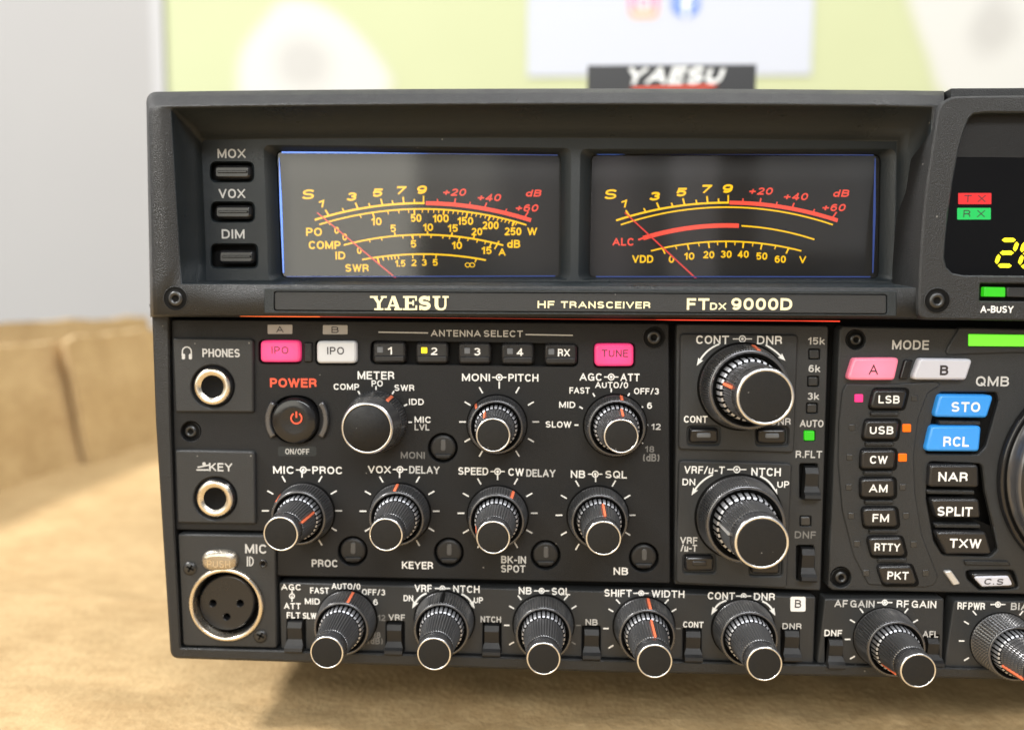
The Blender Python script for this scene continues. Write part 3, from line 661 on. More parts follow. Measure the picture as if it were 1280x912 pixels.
def tk(A, xs, l0, l1, w_, mt):             # ticks normal to an arc
    _, (ux, uy, R) = arc3(*A); out = []
    for x in xs:
        y_ = uy - math.sqrt(R * R - (x - ux) ** 2); n_ = Vector((x - ux, y_ - uy)).normalized(); n_.x *= 2.2; n_.normalize()
        out.append((x + n_.x * l0, y_ + n_.y * l0, x + n_.x * l1, y_ + n_.y * l1, w_, mt))
    return out
t1 = (tk(A1, (246, 372, 478, 570), 0, 30, 7, Yy) + tk(A1, (655,), -4, 32, 6, Yy) + tk(A1, (312, 424, 523, 616), 0, 18, 6, Yy)
      + tk(A1, (788, 918), 0, 28, 6, Rr) + tk(A1, (714, 852, 1006), 0, 20, 5, Rr) + tk(A1, (1090,), 0, 34, 6, Rr)
      + tk(B1, (243, 380, 435, 500, 547, 590, 615, 650, 676, 700, 722, 744, 764, 785, 806, 826, 846, 866, 886, 906, 926, 944, 962, 980, 998, 1014, 1030, 1046, 1060), -16, 0, 4, Yy)
      + tk(B1, (435, 615, 744, 846, 944, 1050), -24, 0, 6, Yy)
      + tk(C1, (533, 672, 776, 870), 0, 16, 6, Yy) + tk(C1, (420, 472, 565, 605, 640, 688, 740, 770, 850, 890, 925), -14, 0, 4, Yy) + tk(C1, (608, 812, 950), -20, 0, 6, Yy) + tk(C1, (975,), -26, 14, 6, Yy)
      + tk(D1, (455, 478, 500, 515, 530, 545, 608, 656, 710), -18, 0, 5, Yy) + tk(D1, (884,), -17, 0, 5, Yy) + tk(D1, (455,), -30, 0, 6, Yy))
bd = 0.022
x1 = [('S', 158, 218, 54, 42, Yy, .25, .022), ('1', 213, 258, 22, 34, Yy, .2, .03), ('3', 345, 228, 42, 36, Yy, .25, .04), ('5', 457, 211, 42, 36, Yy, .25, .04), ('7', 558, 201, 40, 36, Yy, .25, .04), ('9', 648, 198, 42, 36, Yy, .25, .04),
      ('+20', 790, 209, 98, 31, Rr, .25, .025), ('+40', 940, 232, 100, 31, Rr, .25, .025), ('+60', 1103, 277, 96, 31, Rr, .25, .025), ('dB', 1132, 213, 66, 30, Rr, .25, .025),
      ('PO', 182, 380, 68, 35, Yy, 0, bd), ('0', 280, 373, 20, 30, Yy, 0, bd), ('10', 452, 335, 44, 34, Yy, 0, bd), ('50', 623, 320, 46, 34, Yy, 0, bd), ('100', 730, 322, 68, 34, Yy, 0, bd), ('150', 836, 333, 68, 34, Yy, 0, bd), ('200', 945, 352, 70, 34, Yy, 0, bd), ('250', 1042, 378, 72, 34, Yy, 0, bd), ('W', 1125, 378, 42, 33, Yy, 0, bd),
      ('COMP', 228, 437, 138, 35, Yy, 0, bd), ('0', 315, 402, 20, 30, Yy, 0, bd), ('5', 524, 365, 24, 32, Yy, 0, bd), ('10', 675, 360, 43, 32, Yy, 0, bd), ('15', 782, 364, 43, 32, Yy, 0, bd), ('20', 886, 379, 46, 32, Yy, 0, bd), ('dB', 1045, 432, 56, 34, Yy, 0, bd),
      ('ID', 296, 482, 42, 34, Yy, 0, bd), ('0', 378, 460, 20, 30, Yy, 0, bd), ('5', 612, 432, 24, 32, Yy, 0, bd), ('10', 800, 438, 43, 32, Yy, 0, bd), ('15', 928, 460, 43, 32, Yy, 0, bd), ('A', 995, 467, 30, 32, Yy, 0, bd),
      ('SWR', 368, 536, 102, 33, Yy, 0, bd), ('1.5', 555, 516, 44, 29, Yy, 0, bd), ('2', 614, 513, 22, 29, Yy, 0, bd), ('3', 658, 512, 22, 29, Yy, 0, bd), ('5', 706, 512, 22, 29, Yy, 0, bd), ('\u221e', 856, 523, 44, 21, Yy, 0, 0.012)]
meter((340, 180), 3.459, W1, [(*A1, 9, Yy, 0, .507), (*A1, 17, Rr, .513, 1), (*B1, 7, Yy, 0, 1), (*C1, 7, Yy, 0, 1), (*D1, 7, Yy, 0, 1)], t1, x1, ((195, 297), (520, 567)),
      [([(349, 197), (351, 250), (354.5, 341)], [0.5, 3.0, 1.6], 'blueedge'), ([(352, 190.5), (440, 191), (535, 192)], [2.2, 2.0, 0.3], 'blueedge'), ([(530, 192), (620, 193), (697, 194)], 1.2, 'bluedim'), ([(358, 345.6), (500, 345.5), (694, 345)], 1.4, 'bluedim')])
A2 = ((135, 322), (605, 247), (1068, 322)); B2 = ((155, 340), (605, 266), (1048, 340)); C2 = ((228, 403), (610, 343), (970, 402)); D2 = ((282, 450), (600, 410), (915, 450))
t2 = (tk(A2, (192, 318, 424, 521), 0, 30, 7, Yy) + tk(A2, (607,), -4, 32, 6, Yy) + tk(A2, (260, 374, 475, 567), 0, 18, 6, Yy)
      + tk(A2, (740, 875), 0, 26, 6, Rr) + tk(A2, (668, 808, 962), 0, 19, 5, Rr) + tk(A2, (1044,), 0, 34, 6, Rr)
      + tk(D2, (330, 435, 524, 598, 672, 750, 862), -26, 0, 6, Yy) + tk(D2, (385, 482, 562, 636, 712, 808), -16, 0, 4, Yy))
x2 = [('S', 113, 212, 52, 41, Yy, .25, .022), ('1', 167, 251, 22, 33, Yy, .2, .03), ('3', 298, 220, 42, 36, Yy, .25, .04), ('5', 410, 203, 42, 36, Yy, .25, .04), ('7', 515, 190, 40, 36, Yy, .25, .04), ('9', 604, 188, 42, 36, Yy, .25, .04),
      ('+20', 745, 199, 98, 30, Rr, .25, .025), ('+40', 892, 222, 100, 30, Rr, .25, .025), ('+60', 1052, 268, 96, 30, Rr, .25, .025), ('dB', 1083, 208, 66, 30, Rr, .25, .025),
      ('ALC', 165, 412, 90, 32, Rr, 0, bd), ('VDD', 247, 484, 88, 32, Yy, 0, bd), ('0', 368, 485, 22, 30, Yy, 0, bd), ('10', 443, 472, 42, 30, Yy, 0, bd), ('20', 525, 466, 46, 30, Yy, 0, bd), ('30', 598, 464, 46, 30, Yy, 0, bd), ('40', 670, 464, 46, 30, Yy, 0, bd), ('50', 748, 472, 46, 30, Yy, 0, bd), ('60', 826, 485, 46, 30, Yy, 0, bd), ('V', 920, 487, 28, 30, Yy, 0, bd)]
meter((730, 180), 3.368, W2, [(*A2, 8, Yy, 0, .507), (*A2, 16, Rr, .512, 1), (*B2, 6, Yy, 0, 1), (*C2, 7, Rr, 0, .04), (*C2, 18, Rr, .03, .57), (*C2, 6, Yy, .585, 1), (*D2, 6, Yy, 0, 1)], t2, x2, ((172, 288), (468, 562)),
      [([(744, 192.6), (770, 192.4), (806, 192.4)], [1.2, 1.8, 0.2], 'blueedge'), ([(800, 192.4), (950, 193), (1092, 194)], 1.2, 'bluedim'), ([(1094, 198), (1093, 270), (1091, 341)], [1.5, 3.4, 1.5], 'bluedim'), ([(745, 345.8), (900, 345.8), (1088, 346)], 1.4, 'bluedim')])

# ------------------------------------------------------------------ display module at the right
DM = 12.6
dm_out = [Vector(p) for p in ((XR, 119), (1290, 119), (1200, 120), (1190, 121), (1182, 125), (1176, 131), (1172.5, 138), (1165, 185), (1158, 232), (1153, 280), (1149.7, 330), (1148, 380), (1148.5, 392), (1151, 397), (1158, 399.5), (1280, 401), (XR, 404))]
win = [Vector(p) for p in ((XR - 15, 138), (1228, 139), (1216, 141), (1210, 147), (1203, 165), (1197, 186), (1190, 225), (1184, 265), (1180.5, 300), (1179, 322), (1182, 335), (1190, 343), (1204, 346), (XR - 15, 349))]
led_w = [Vector(p) for p in rpoly([(1224, 352.5), (1500, 355), (1500, 381), (1223, 377.5)], 4, 4)]
mb = MB(); mb.plate(dm_out, -6, DM, 'frame', bevel=2.6, holes=[(win, 3.2, None, 2.0, 'hood'), (led_w, 2.0, 'black', 1.5)])
mb.text('A-BUSY', 1246, 386.5, 41, 8.6, 'white', DM, 0.02)
part(mb, 'display_bezel')
hexscrew(1171, 375.5, 15.5, DM + 0.05)
mb = MB(); mb.flat([Vector(p) for p in ((1176, 196), (XR, 200), (XR, 352), (1174, 350))], DM - 3.25, 'displayglass')
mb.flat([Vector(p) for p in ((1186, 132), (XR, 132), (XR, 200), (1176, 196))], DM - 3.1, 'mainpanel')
dd = DM - 3.2
def box_text(mb, x, y_, w_, h_, t, m0, d):
    mb.flat(rr(x, y_, w_, h_, 1), d + 0.05, m0); mb.text(t, x, y_, w_ * 0.64, h_ * 0.62, 'ink', d, 0.004, lift=0.1)
D_ = part(mb, 'display')
mb = MB(); box_text(mb, 1218.5, 248.3, 41.5, 14, 'T  X', 'redlamp', dd); part(mb, 'indicator_lamp', D_, label='red lit box lettered for transmit')
mb = MB(); box_text(mb, 1217.5, 267.2, 42, 14.5, 'R  X', 'greenlamp', dd); part(mb, 'indicator_lamp', D_, label='green lit box lettered for receive')
def seg7(mb, x, y_, w_, h_, segs, d):
    t = 5.2; k = 0.16
    Q = lambda u, v: Vector((x + u * w_ - (v - 0.5) * h_ * k, y_ + (v - 0.5) * h_))
    def hs(v, u0=0.1, u1=0.9):
        c0, c1 = Q(u0, v), Q(u1, v); mb.flat([c0, c0 + Vector((t * .6, -t / 2)), c1 + Vector((-t * .6, -t / 2)), c1, c1 + Vector((-t * .6, t / 2)), c0 + Vector((t * .6, t / 2))], d, 'digit')
    def vs(u, v0, v1):
        c0, c1 = Q(u, v0), Q(u, v1); mb.flat([c0, c0 + Vector((t / 2, t * .6)), c1 + Vector((t / 2, -t * .6)), c1, c1 + Vector((-t / 2, -t * .6)), c0 + Vector((-t / 2, t * .6))], d, 'digit')
    if 'a' in segs: hs(0.0)
    if 'g' in segs: hs(0.5)
    if 'd' in segs: hs(1.0)
    if 'b' in segs: vs(0.96, 0.06, 0.45)
    if 'f' in segs: vs(0.04, 0.06, 0.45)
    if 'c' in segs: vs(0.96, 0.55, 0.94)
    if 'e' in segs: vs(0.04, 0.55, 0.94)
mb = MB(); seg7(mb, 1247.5, 316, 22, 32, 'abged', dd + 0.06); seg7(mb, 1276.5, 317, 22, 32, 'afgecd', dd + 0.06); part(mb, 'frequency_digits', D_)
mb = MB(); mb.plate(rpoly([(1230.5, 358.5), (1257, 359), (1257, 371), (1230, 370.5)], 1.5, 3), DM - 2.1, DM - 0.5, 'greenled', bevel=1.0); part(mb, 'indicator_lamp', label='green lit busy lamp')
mb = MB(); mb.plate(rpoly([(1259, 359), (1300, 359.5), (1300, 372), (1259, 371)], 1.5, 3), DM - 2.1, DM - 0.7, 'offled', bevel=1.0); part(mb, 'indicator_lamp')

# ------------------------------------------------------------------ control panels
def ticks(mb, x, y_, R, l, degs, mt='white', w_=1.7, d=0.0, dim=None):
    for g in degs:
        r_ = math.radians(g); s_, c_ = math.sin(r_), -math.cos(r_)
        mb.strip([(x + s_ * R, y_ + c_ * R), (x + s_ * (R + l), y_ + c_ * (R + l))], w_, dim if dim and g > 75 else mt, d)  # right-hand ticks can be greyer: dimmer light put into the print
def link(mb, x, y_, d=0.0, w_=18, mt='white', R=4.4):    # the little dial sign between two captions
    mb.strip([(x - w_ / 2, y_), (x - R, y_)], 1.5, mt, d); mb.strip([(x + R, y_), (x + w_ / 2, y_ )], 1.5, mt, d)
    o_, i_ = circ(x, y_, R, 18), circ(x, y_, R - 1.5, 18); mb.fill([[P(p.x, p.y, d + .055) for p in o_], [P(p.x, p.y, d + .055) for p in i_]], mt)
    mb.flat(circ(x, y_, 1.8, 12), d + .055, mt)
def vlink(mb, x, y_, d=0.0):
    mb.strip([(x, y_ - 7), (x, y_ - 3.2)], 1.4, 'white', d); o_, i_ = circ(x, y_, 3.6, 16), circ(x, y_, 2.3, 16)
    mb.fill([[P(p.x, p.y, d + .055) for p in o_], [P(p.x, p.y, d + .055) for p in i_]], 'white'); mb.strip([(x, y_ - 1), (x, y_ + 7)], 1.4, 'white', d)
B_ = 0.018
# main panel
mp_ = MB()
poly = rpoly([(213.5, 399), (836.5, 404), (838, 729), (346, 719.5), (346, 664), (219.5, 662)], [4, 5, 3, 2, 2, 2], 4)
jx = [(265.8, 483), (269, 622.7)]
sw = [(553.5, 559.6), (440.8, 688.5), (561, 690.3), (682, 693.4), (805, 696.5)]
hl = [(circ(*sw[k], 19.4, 36), 2.6, 'black', 0.8) for k in range(5)]
hl += [(rr(369.5, 524, 61, 61, 30, n=9), 1.8, 'black', 0.8)]
hl += [(rpoly([(463, 425), (723.5, 429), (723, 459), (462, 455.5)], 8, 5), 1.5, 'black', 0.8)]
hl += [(rr(350, 439.5, 55, 31, 7), 1.4, 'black', 0.8), (rr(420.5, 440.5, 55, 32, 7), 1.4, 'black', 0.8), (rr(767.8, 444, 53, 32, 7), 1.4, 'black', 0.8), (circ(238.5, 539, 13.5, 28), 2.0, 'black', 0.8)]
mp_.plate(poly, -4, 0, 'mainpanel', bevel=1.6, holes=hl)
for (x, y_, t) in ((350, 411.5, 'A'), (419, 412, 'B')):
    mp_.flat(rr(x, y_, 31, 11.5, 1.5), 0.05, 'tag'); mp_.text(t, x, y_, 9, 8, 'ink', 0, 0.01, lift=0.1)
mp_.strip([(473, 415), (535, 416)], 1.5, 'grey', 0); mp_.text('ANTENNA SELECT', 596, 416.7, 115, 8.2, 'grey', 0, B_); mp_.strip([(657, 418), (716, 419)], 1.5, 'grey', 0)
mp_.text('POWER', 366.8, 478.3, 58.5, 11.3, 'redink', 0, 0.03)
mp_.flat(rr(371.5, 563.8, 48, 12, 3), 0.03, 'hood'); mp_.text('ON/OFF', 371.7, 564, 30, 7, 'grey', 0, 0.008, lift=0.08)
mp_.text('METER', 470, 469, 46, 10, 'white', 0, B_)
for (t, x, y_, w_) in (('COMP', 433, 483.2, 32), ('PO', 471.5, 479, 14), ('SWR', 505.5, 484.5, 25), ('IDD', 520.5, 502, 18.5), ('MIC', 528.5, 524.3, 20.5)): mp_.text(t, x, y_, w_, 7.8, 'white', 0, B_)
mp_.text('LVL', 527.5, 533.6, 18.5, 7.8, 'grey', 0, B_)
ticks(mp_, 470, 527.5, 40.5, 4.6, (-30, 0, 30, 60, 90), 'white', 1.8)
mp_.text('MONI', 516, 568.6, 30, 8.5, 'dim', 0, B_)
def cap(t0, t1, x, y_, w0, w1, h=9.4, m0='white', m1='white', d=0.0, gap=11.5, mb=mp_, lw=18):
    mb.text(t0, x - gap - w0 / 2, y_, w0, h, m0, d, B_); link(mb, x, y_ , d, lw); mb.text(t1, x + gap + w1 / 2, y_ + 0.4, w1, h, m1, d, B_)
cap('MONI', 'PITCH', 624, 471.5, 35, 37.5); cap('AGC', 'ATT', 764, 471, 28, 24)
cap('MIC', 'PROC', 379, 587, 26, 37.5); cap('VOX', 'DELAY', 500, 586.5, 28.5, 38, m1='grey'); mp_.text('SPEED', 591.5, 588.5, 37.5, 9.4, 'white', 0, B_); link(mp_, 622, 589, 0); mp_.text('CW', 645, 589.7, 19.5, 9.4, 'white', 0, B_); mp_.text('DELAY', 676, 591, 36.5, 9.4, 'grey', 0, B_)
cap('NB', 'SQL', 744, 592.3, 18, 27, gap=12.5)
for (t, x, y_, w_, mt) in (('FAST', 724.5, 487.8, 25.5, 'white'), ('AUTO/0', 764.5, 481, 41, 'white'), ('OFF/3', 808, 488.7, 31, 'white'), ('MID', 709, 505.6, 20, 'white'), ('6', 812, 506.7, 6, 'white'), ('SLOW', 698, 530.2, 32, 'white'), ('12', 820, 533, 11.5, 'grey'), ('18', 812, 561, 11.5, 'dim'), ('(dB)', 814, 571.5, 20.5, 'dim')): mp_.text(t, x, y_, w_, 7.8 if t != '(dB)' else 9.5, mt, 0, B_)
ticks(mp_, 764, 531, 41, 5, (-90, -60, -30, 0, 30, 60), 'white', 1.8); ticks(mp_, 764, 531, 41, 5, (90, 120), 'grey', 1.6)  # greyer right-hand ticks stand in for dimmer light
allt = (-150, -120, -90, -60, -30, 0, 30, 60, 90, 120, 150)
for (x, y_) in ((624, 527), (377.5, 638), (499.5, 638.5), (622, 641), (744.5, 643.5)): ticks(mp_, x, y_, 41.5, 8.5, allt, 'white', 1.7, dim='grey')
for (t, x, y_, w_) in (('PROC', 406, 703.5, 32.5), ('KEYER', 522, 706, 39), ('BK-iN', 642, 699, 31), ('SPOT', 641.5, 710.3, 30.5), ('NB', 776, 713.3, 18)): mp_.text(t, x, y_, w_, 9.2, 'white' if t in ('NB', 'KEYER') else 'grey', 0, B_)
part(mp_, 'control_panel')
hexscrew(817.5, 421.5, 13.6, 0.05); hexscrew(238.5, 539, 11.5, -1.6)
# raised socket plates
def jackplate(poly, c, t, tx, ty, tw, icon):
    mb = MB(); mb.plate(poly, -1, 1.1, 'panel', bevel=2.2, holes=[(circ(*c, 28.5, 40), 1.0, 'gloss', 1.2)])
    mb.text(t, tx, ty, tw, 10.4, 'grey', 1.1, B_); icon(mb); part(mb, 'socket_plate')
    mb = MB(); o = P(*c, 1.1); s = sc(*c, 1.1)[0] * 1e3
    mb.lathe(o, [(-0.9, 26 * s, 'gloss'), (-0.1, 24 * s, 'gloss'), (0.2, 22.5 * s, 'nickel'), (0.5, 22 * s, 'nickel'), (0.75, 20.5 * s, 'nickel'), (0.75, 17.5 * s, 'nickel'), (0.45, 15.5 * s, 'nickel'), (0.2, 14.2 * s, 'black'), (0.05, 13 * s, 'black'), (0.05, 0.01, 'black')], 48)
    part(mb, 'phone_jack')
def ic_head(mb):
    pts = [(233.5 + 5.6 * math.cos(t), 439.5 + 6 * math.sin(t)) for t in [pi + pi * k / 14 for k in range(15)]]
    mb.strip([(227.9, 444)] + pts + [(239.1, 444)], 1.5, 'grey', 1.1); mb.flat(rr(229.3, 445.5, 4, 7, 1.8), 1.17, 'grey'); mb.flat(rr(238, 445.5, 4, 7, 1.8), 1.17, 'grey')
def ic_key(mb):
    mb.strip([(245.5, 587), (261, 587)], 1.8, 'grey', 1.1); mb.strip([(247, 583.8), (261.5, 580.8)], 1.8, 'grey', 1.1); mb.flat(circ(255, 579.5, 2.2, 12), 1.17, 'grey')
jackplate(rpoly([(215, 422), (316.5, 423.5), (317, 515.5), (219, 515)], [2, 5, 3, 3], 4), jx[0], 'PHONES', 276.5, 441, 47, ic_head)
jackplate(rpoly([(218.5, 562), (318.5, 564), (319.5, 655), (221.5, 653.5)], [2, 5, 3, 3], 4), jx[1], 'KEY', 276, 583.5, 29, ic_key)
# microphone socket
mc = (283.5, 754.5)
mb = MB(); mb.plate(rpoly([(222, 667), (344.5, 669), (346, 810), (228.5, 807)], [3, 3, 4, 6], 4), -4, 0.8, 'panel', bevel=2.0, holes=[(circ(*mc, 41, 48), 6, 'black')])
mb.text('MIC', 320, 685.5, 27, 11.5, 'grey', 0.8, B_)
mb.strip([(309.3, 695), (309.3, 707.5)], 1.6, 'grey', .8); mb.strip([(312, 695.5)] + [(312 + 4.5 * math.cos(t), 701.2 + 5.7 * math.sin(t)) for t in [-pi / 2 + pi * k / 10 for k in range(11)]] + [(312, 695.5)], 1.5, 'grey', .8)
part(mb, 'microphone_plate')
mb = MB(); o = P(*mc, 0.8); s = sc(*mc, 0.8)[0] * 1e3
mb.lathe(o, [(-3.5, 40.5 * s, 'nickel'), (0.6, 41 * s, 'nickel'), (1.0, 42 * s, 'nickel'), (1.1, 44.5 * s, 'nickel'), (0.7, 46.2 * s, 'nickel'), (-0.2, 46.6 * s, 'nickel')], 72)
XS = part(mb, 'microphone_socket')
mb = MB(); o2 = P(mc[0], mc[1], -1.2)
face = circ(mc[0], mc[1] - 1, 34.5, 48); mb.plate([Vector((p.x, p.y)) for p in face], -4.5, -1.4, 'button', bevel=2, holes=[(circ(x, y_, 5.0, 18), 4, 'black', 0.7) for x, y_ in ((266, 753.5), (300, 753.5), (283.3, 770.5))])
part(mb, 'socket_insert', XS)
mb = MB(); tab = [Vector((273 + 22.5 * math.copysign(abs(math.cos(t)) ** 0.7, math.cos(t)), 701.5 + 13 * math.copysign(abs(math.sin(t)) ** 0.75, math.sin(t)))) for t in [2 * pi * k / 40 for k in range(40)]]
mb.plate(tab, -1, 2.4, 'tab', bevel=6.5, bd=1.0); mb.text('PUSH', 273.5, 704.5, 29, 9, 'nickel', 2.4, 0.0, lift=0.06); part(mb, 'release_tab', XS)
def cross_screw(x, y_, R, d):
    mb = MB(); o = P(x, y_, d); s = sc(x, y_, d)[0] * 1e3 * R
    mb.lathe(o, [(0, s, 'screwmetal'), (0.35, s * 0.95, 'screwmetal'), (0.7, s * 0.6, 'screwmetal'), (0.78, 0.01, 'screwmetal')], 28)
    for g in (0.5, 0.5 + pi / 2):
        c_, s_ = math.cos(g) * R * .6, math.sin(g) * R * .6; mb.strip([(x - c_, y_ - s_), (x + c_, y_ + s_)], R * 0.26, 'black', d + 0.82)
    part(mb, 'screw')
cross_screw(237.5, 710, 8.5, 0.8); cross_screw(325.5, 794.5, 8.5, 0.8)
mb = MB(); o = P(329, 704, 0.8); mb.lathe(o, [(0.0, 1.25, 'gloss'), (0.25, 1.1, 'gloss'), (0.3, 0.85, 'gloss'), (0.05, 0.7, 'black'), (0.05, 0.01, 'black')], 24); part(mb, 'indicator_lamp')

# keys of the main panel
def key(poly, d0, d1, mt, txt=(), bevel=2.5, name='push_button', label=None, bd=None):
    mb = MB(); mb.plate(poly, d0, d1, mt, bevel=bevel, bd=bd)
    for (t, x, y_, w_, h_, tm, *k) in txt: mb.text(t, x, y_, w_, h_, tm, d1, k[0] if k else 0.01)
    return mb, (lambda: part(mb, name, radio, None, label))
def K(*a_, **k): return key(*a_, **k)[1]()
K(rr(350, 439, 50, 27, 6), -1.4, 1.6, 'pinkkey', [('IPO', 350, 437.5, 21, 9, 'ink', 0.004)], bevel=3, label='pink lit push button')
K(rr(420.5, 440, 50, 28, 6), -1.4, 1.6, 'whitekey', [('IPO', 419.5, 438.2, 21, 9.4, 'ink', 0.012)], bevel=3, label='white push button')
K(rr(384.7, 440, 10.5, 25, 2.5), -1, 0.7, 'gloss', bevel=1.6, name='key_divider')
K(rr(767.8, 443.5, 48.5, 28, 6), -1.4, 1.6, 'pinkkey', [('TUNE', 768.5, 441.5, 33, 9, 'ink', 0.004)], bevel=3, label='pink lit push button')
for i, (x, t, tx) in enumerate(((486.5, '1', 487.5), (540, '2', 542.7), (593.3, '3', 596.5), (647, '4', 650), (701, 'RX', 704.8))):
    y_ = 440.2 + i * 0.6
    mb, fin = key(rr(x, y_, 41, 27, 6), -1.5, 0.9, 'button', [(t, tx, y_ - 2, 15 if t == 'RX' else (5 if t == '1' else 8), 9.4, 'white', 0.02)], bevel=3)
    mb.plate(rr(x, y_ + 8, 38, 8.5, 3), 0.7, 1.25, 'button', bevel=1.8)
    b_o = fin()
    mb = MB(); mb.plate(rr(tx - (15.5 if t == 'RX' else 12.5), y_ - 3, 7.5, 7.5, 1.2), 0.7, 1.05, 'yellowled' if t == '2' else 'offledgrey', bevel=0.6); part(mb, 'indicator_lamp', b_o, label='yellow lit lamp' if t == '2' else None)
# power button
mb = MB(); pc = (370.5, 524.5); o = P(*pc, 0); s = sc(*pc, 0)[0] * 1e3
mb.lathe(o, [(-1.8, 29 * s, 'gloss'), (1.2, 28.5 * s, 'gloss'), (2.0, 27.5 * s, 'gloss'), (2.5, 25 * s, 'gloss'), (2.3, 15 * s, 'gloss'), (2.2, 0.01, 'gloss')], 56)
pts = [(pc[0] + 6.6 * math.sin(t), pc[1] - 2 - 6.6 * math.cos(t)) for t in [0.55 + (2 * pi - 1.1) * k / 24 for k in range(25)]]
mb.strip(pts, 2.0, 'redink', 2.5); mb.strip([(pc[0], pc[1] - 10.5), (pc[0], pc[1] - 2.5)], 2.2, 'redink', 2.5); part(mb, 'power_button')
for sg in (-1, 1):
    mb = MB(); ang = [(-0.62 + 1.24 * k / 12) for k in range(13)]
    q = [Vector((pc[0] + sg * 40 * math.cos(t), pc[1] + 40 * math.sin(t))) for t in ang] + [Vector((pc[0] + sg * 32.5 * math.cos(t), pc[1] + 32.5 * math.sin(t))) for t in ang[::-1]]
    mb.plate(q, -1, 1.5, 'knobsmooth', bevel=1.8); part(mb, 'button_guard')
# recessed round push switches
for (x, y_) in sw:
    mb = MB(); o = P(x, y_, 0); s = sc(x, y_, 0)[0] * 1e3
    mb.lathe(o, [(-2.6, 16 * s, 'lever'), (-0.9, 16 * s, 'lever'), (-0.4, 14.8 * s, 'lever'), (-0.35, 12 * s, 'lever'), (-0.35, 0.01, 'lever')], 40)
    mb.plate(rr(x + 0.5, y_ - 3.5, 6.5, 14.5, 3), -0.4, -0.15, 'notch', bevel=0.8)
    mb.plate(rpoly([(x - 12.5, y_ + 7.5), (x + 12.5, y_ + 7.5), (x + 8, y_ + 13.5), (x - 8, y_ + 13.5)], 2, 3), -0.4, 0.15, 'lever', bevel=1.6); part(mb, 'push_switch')

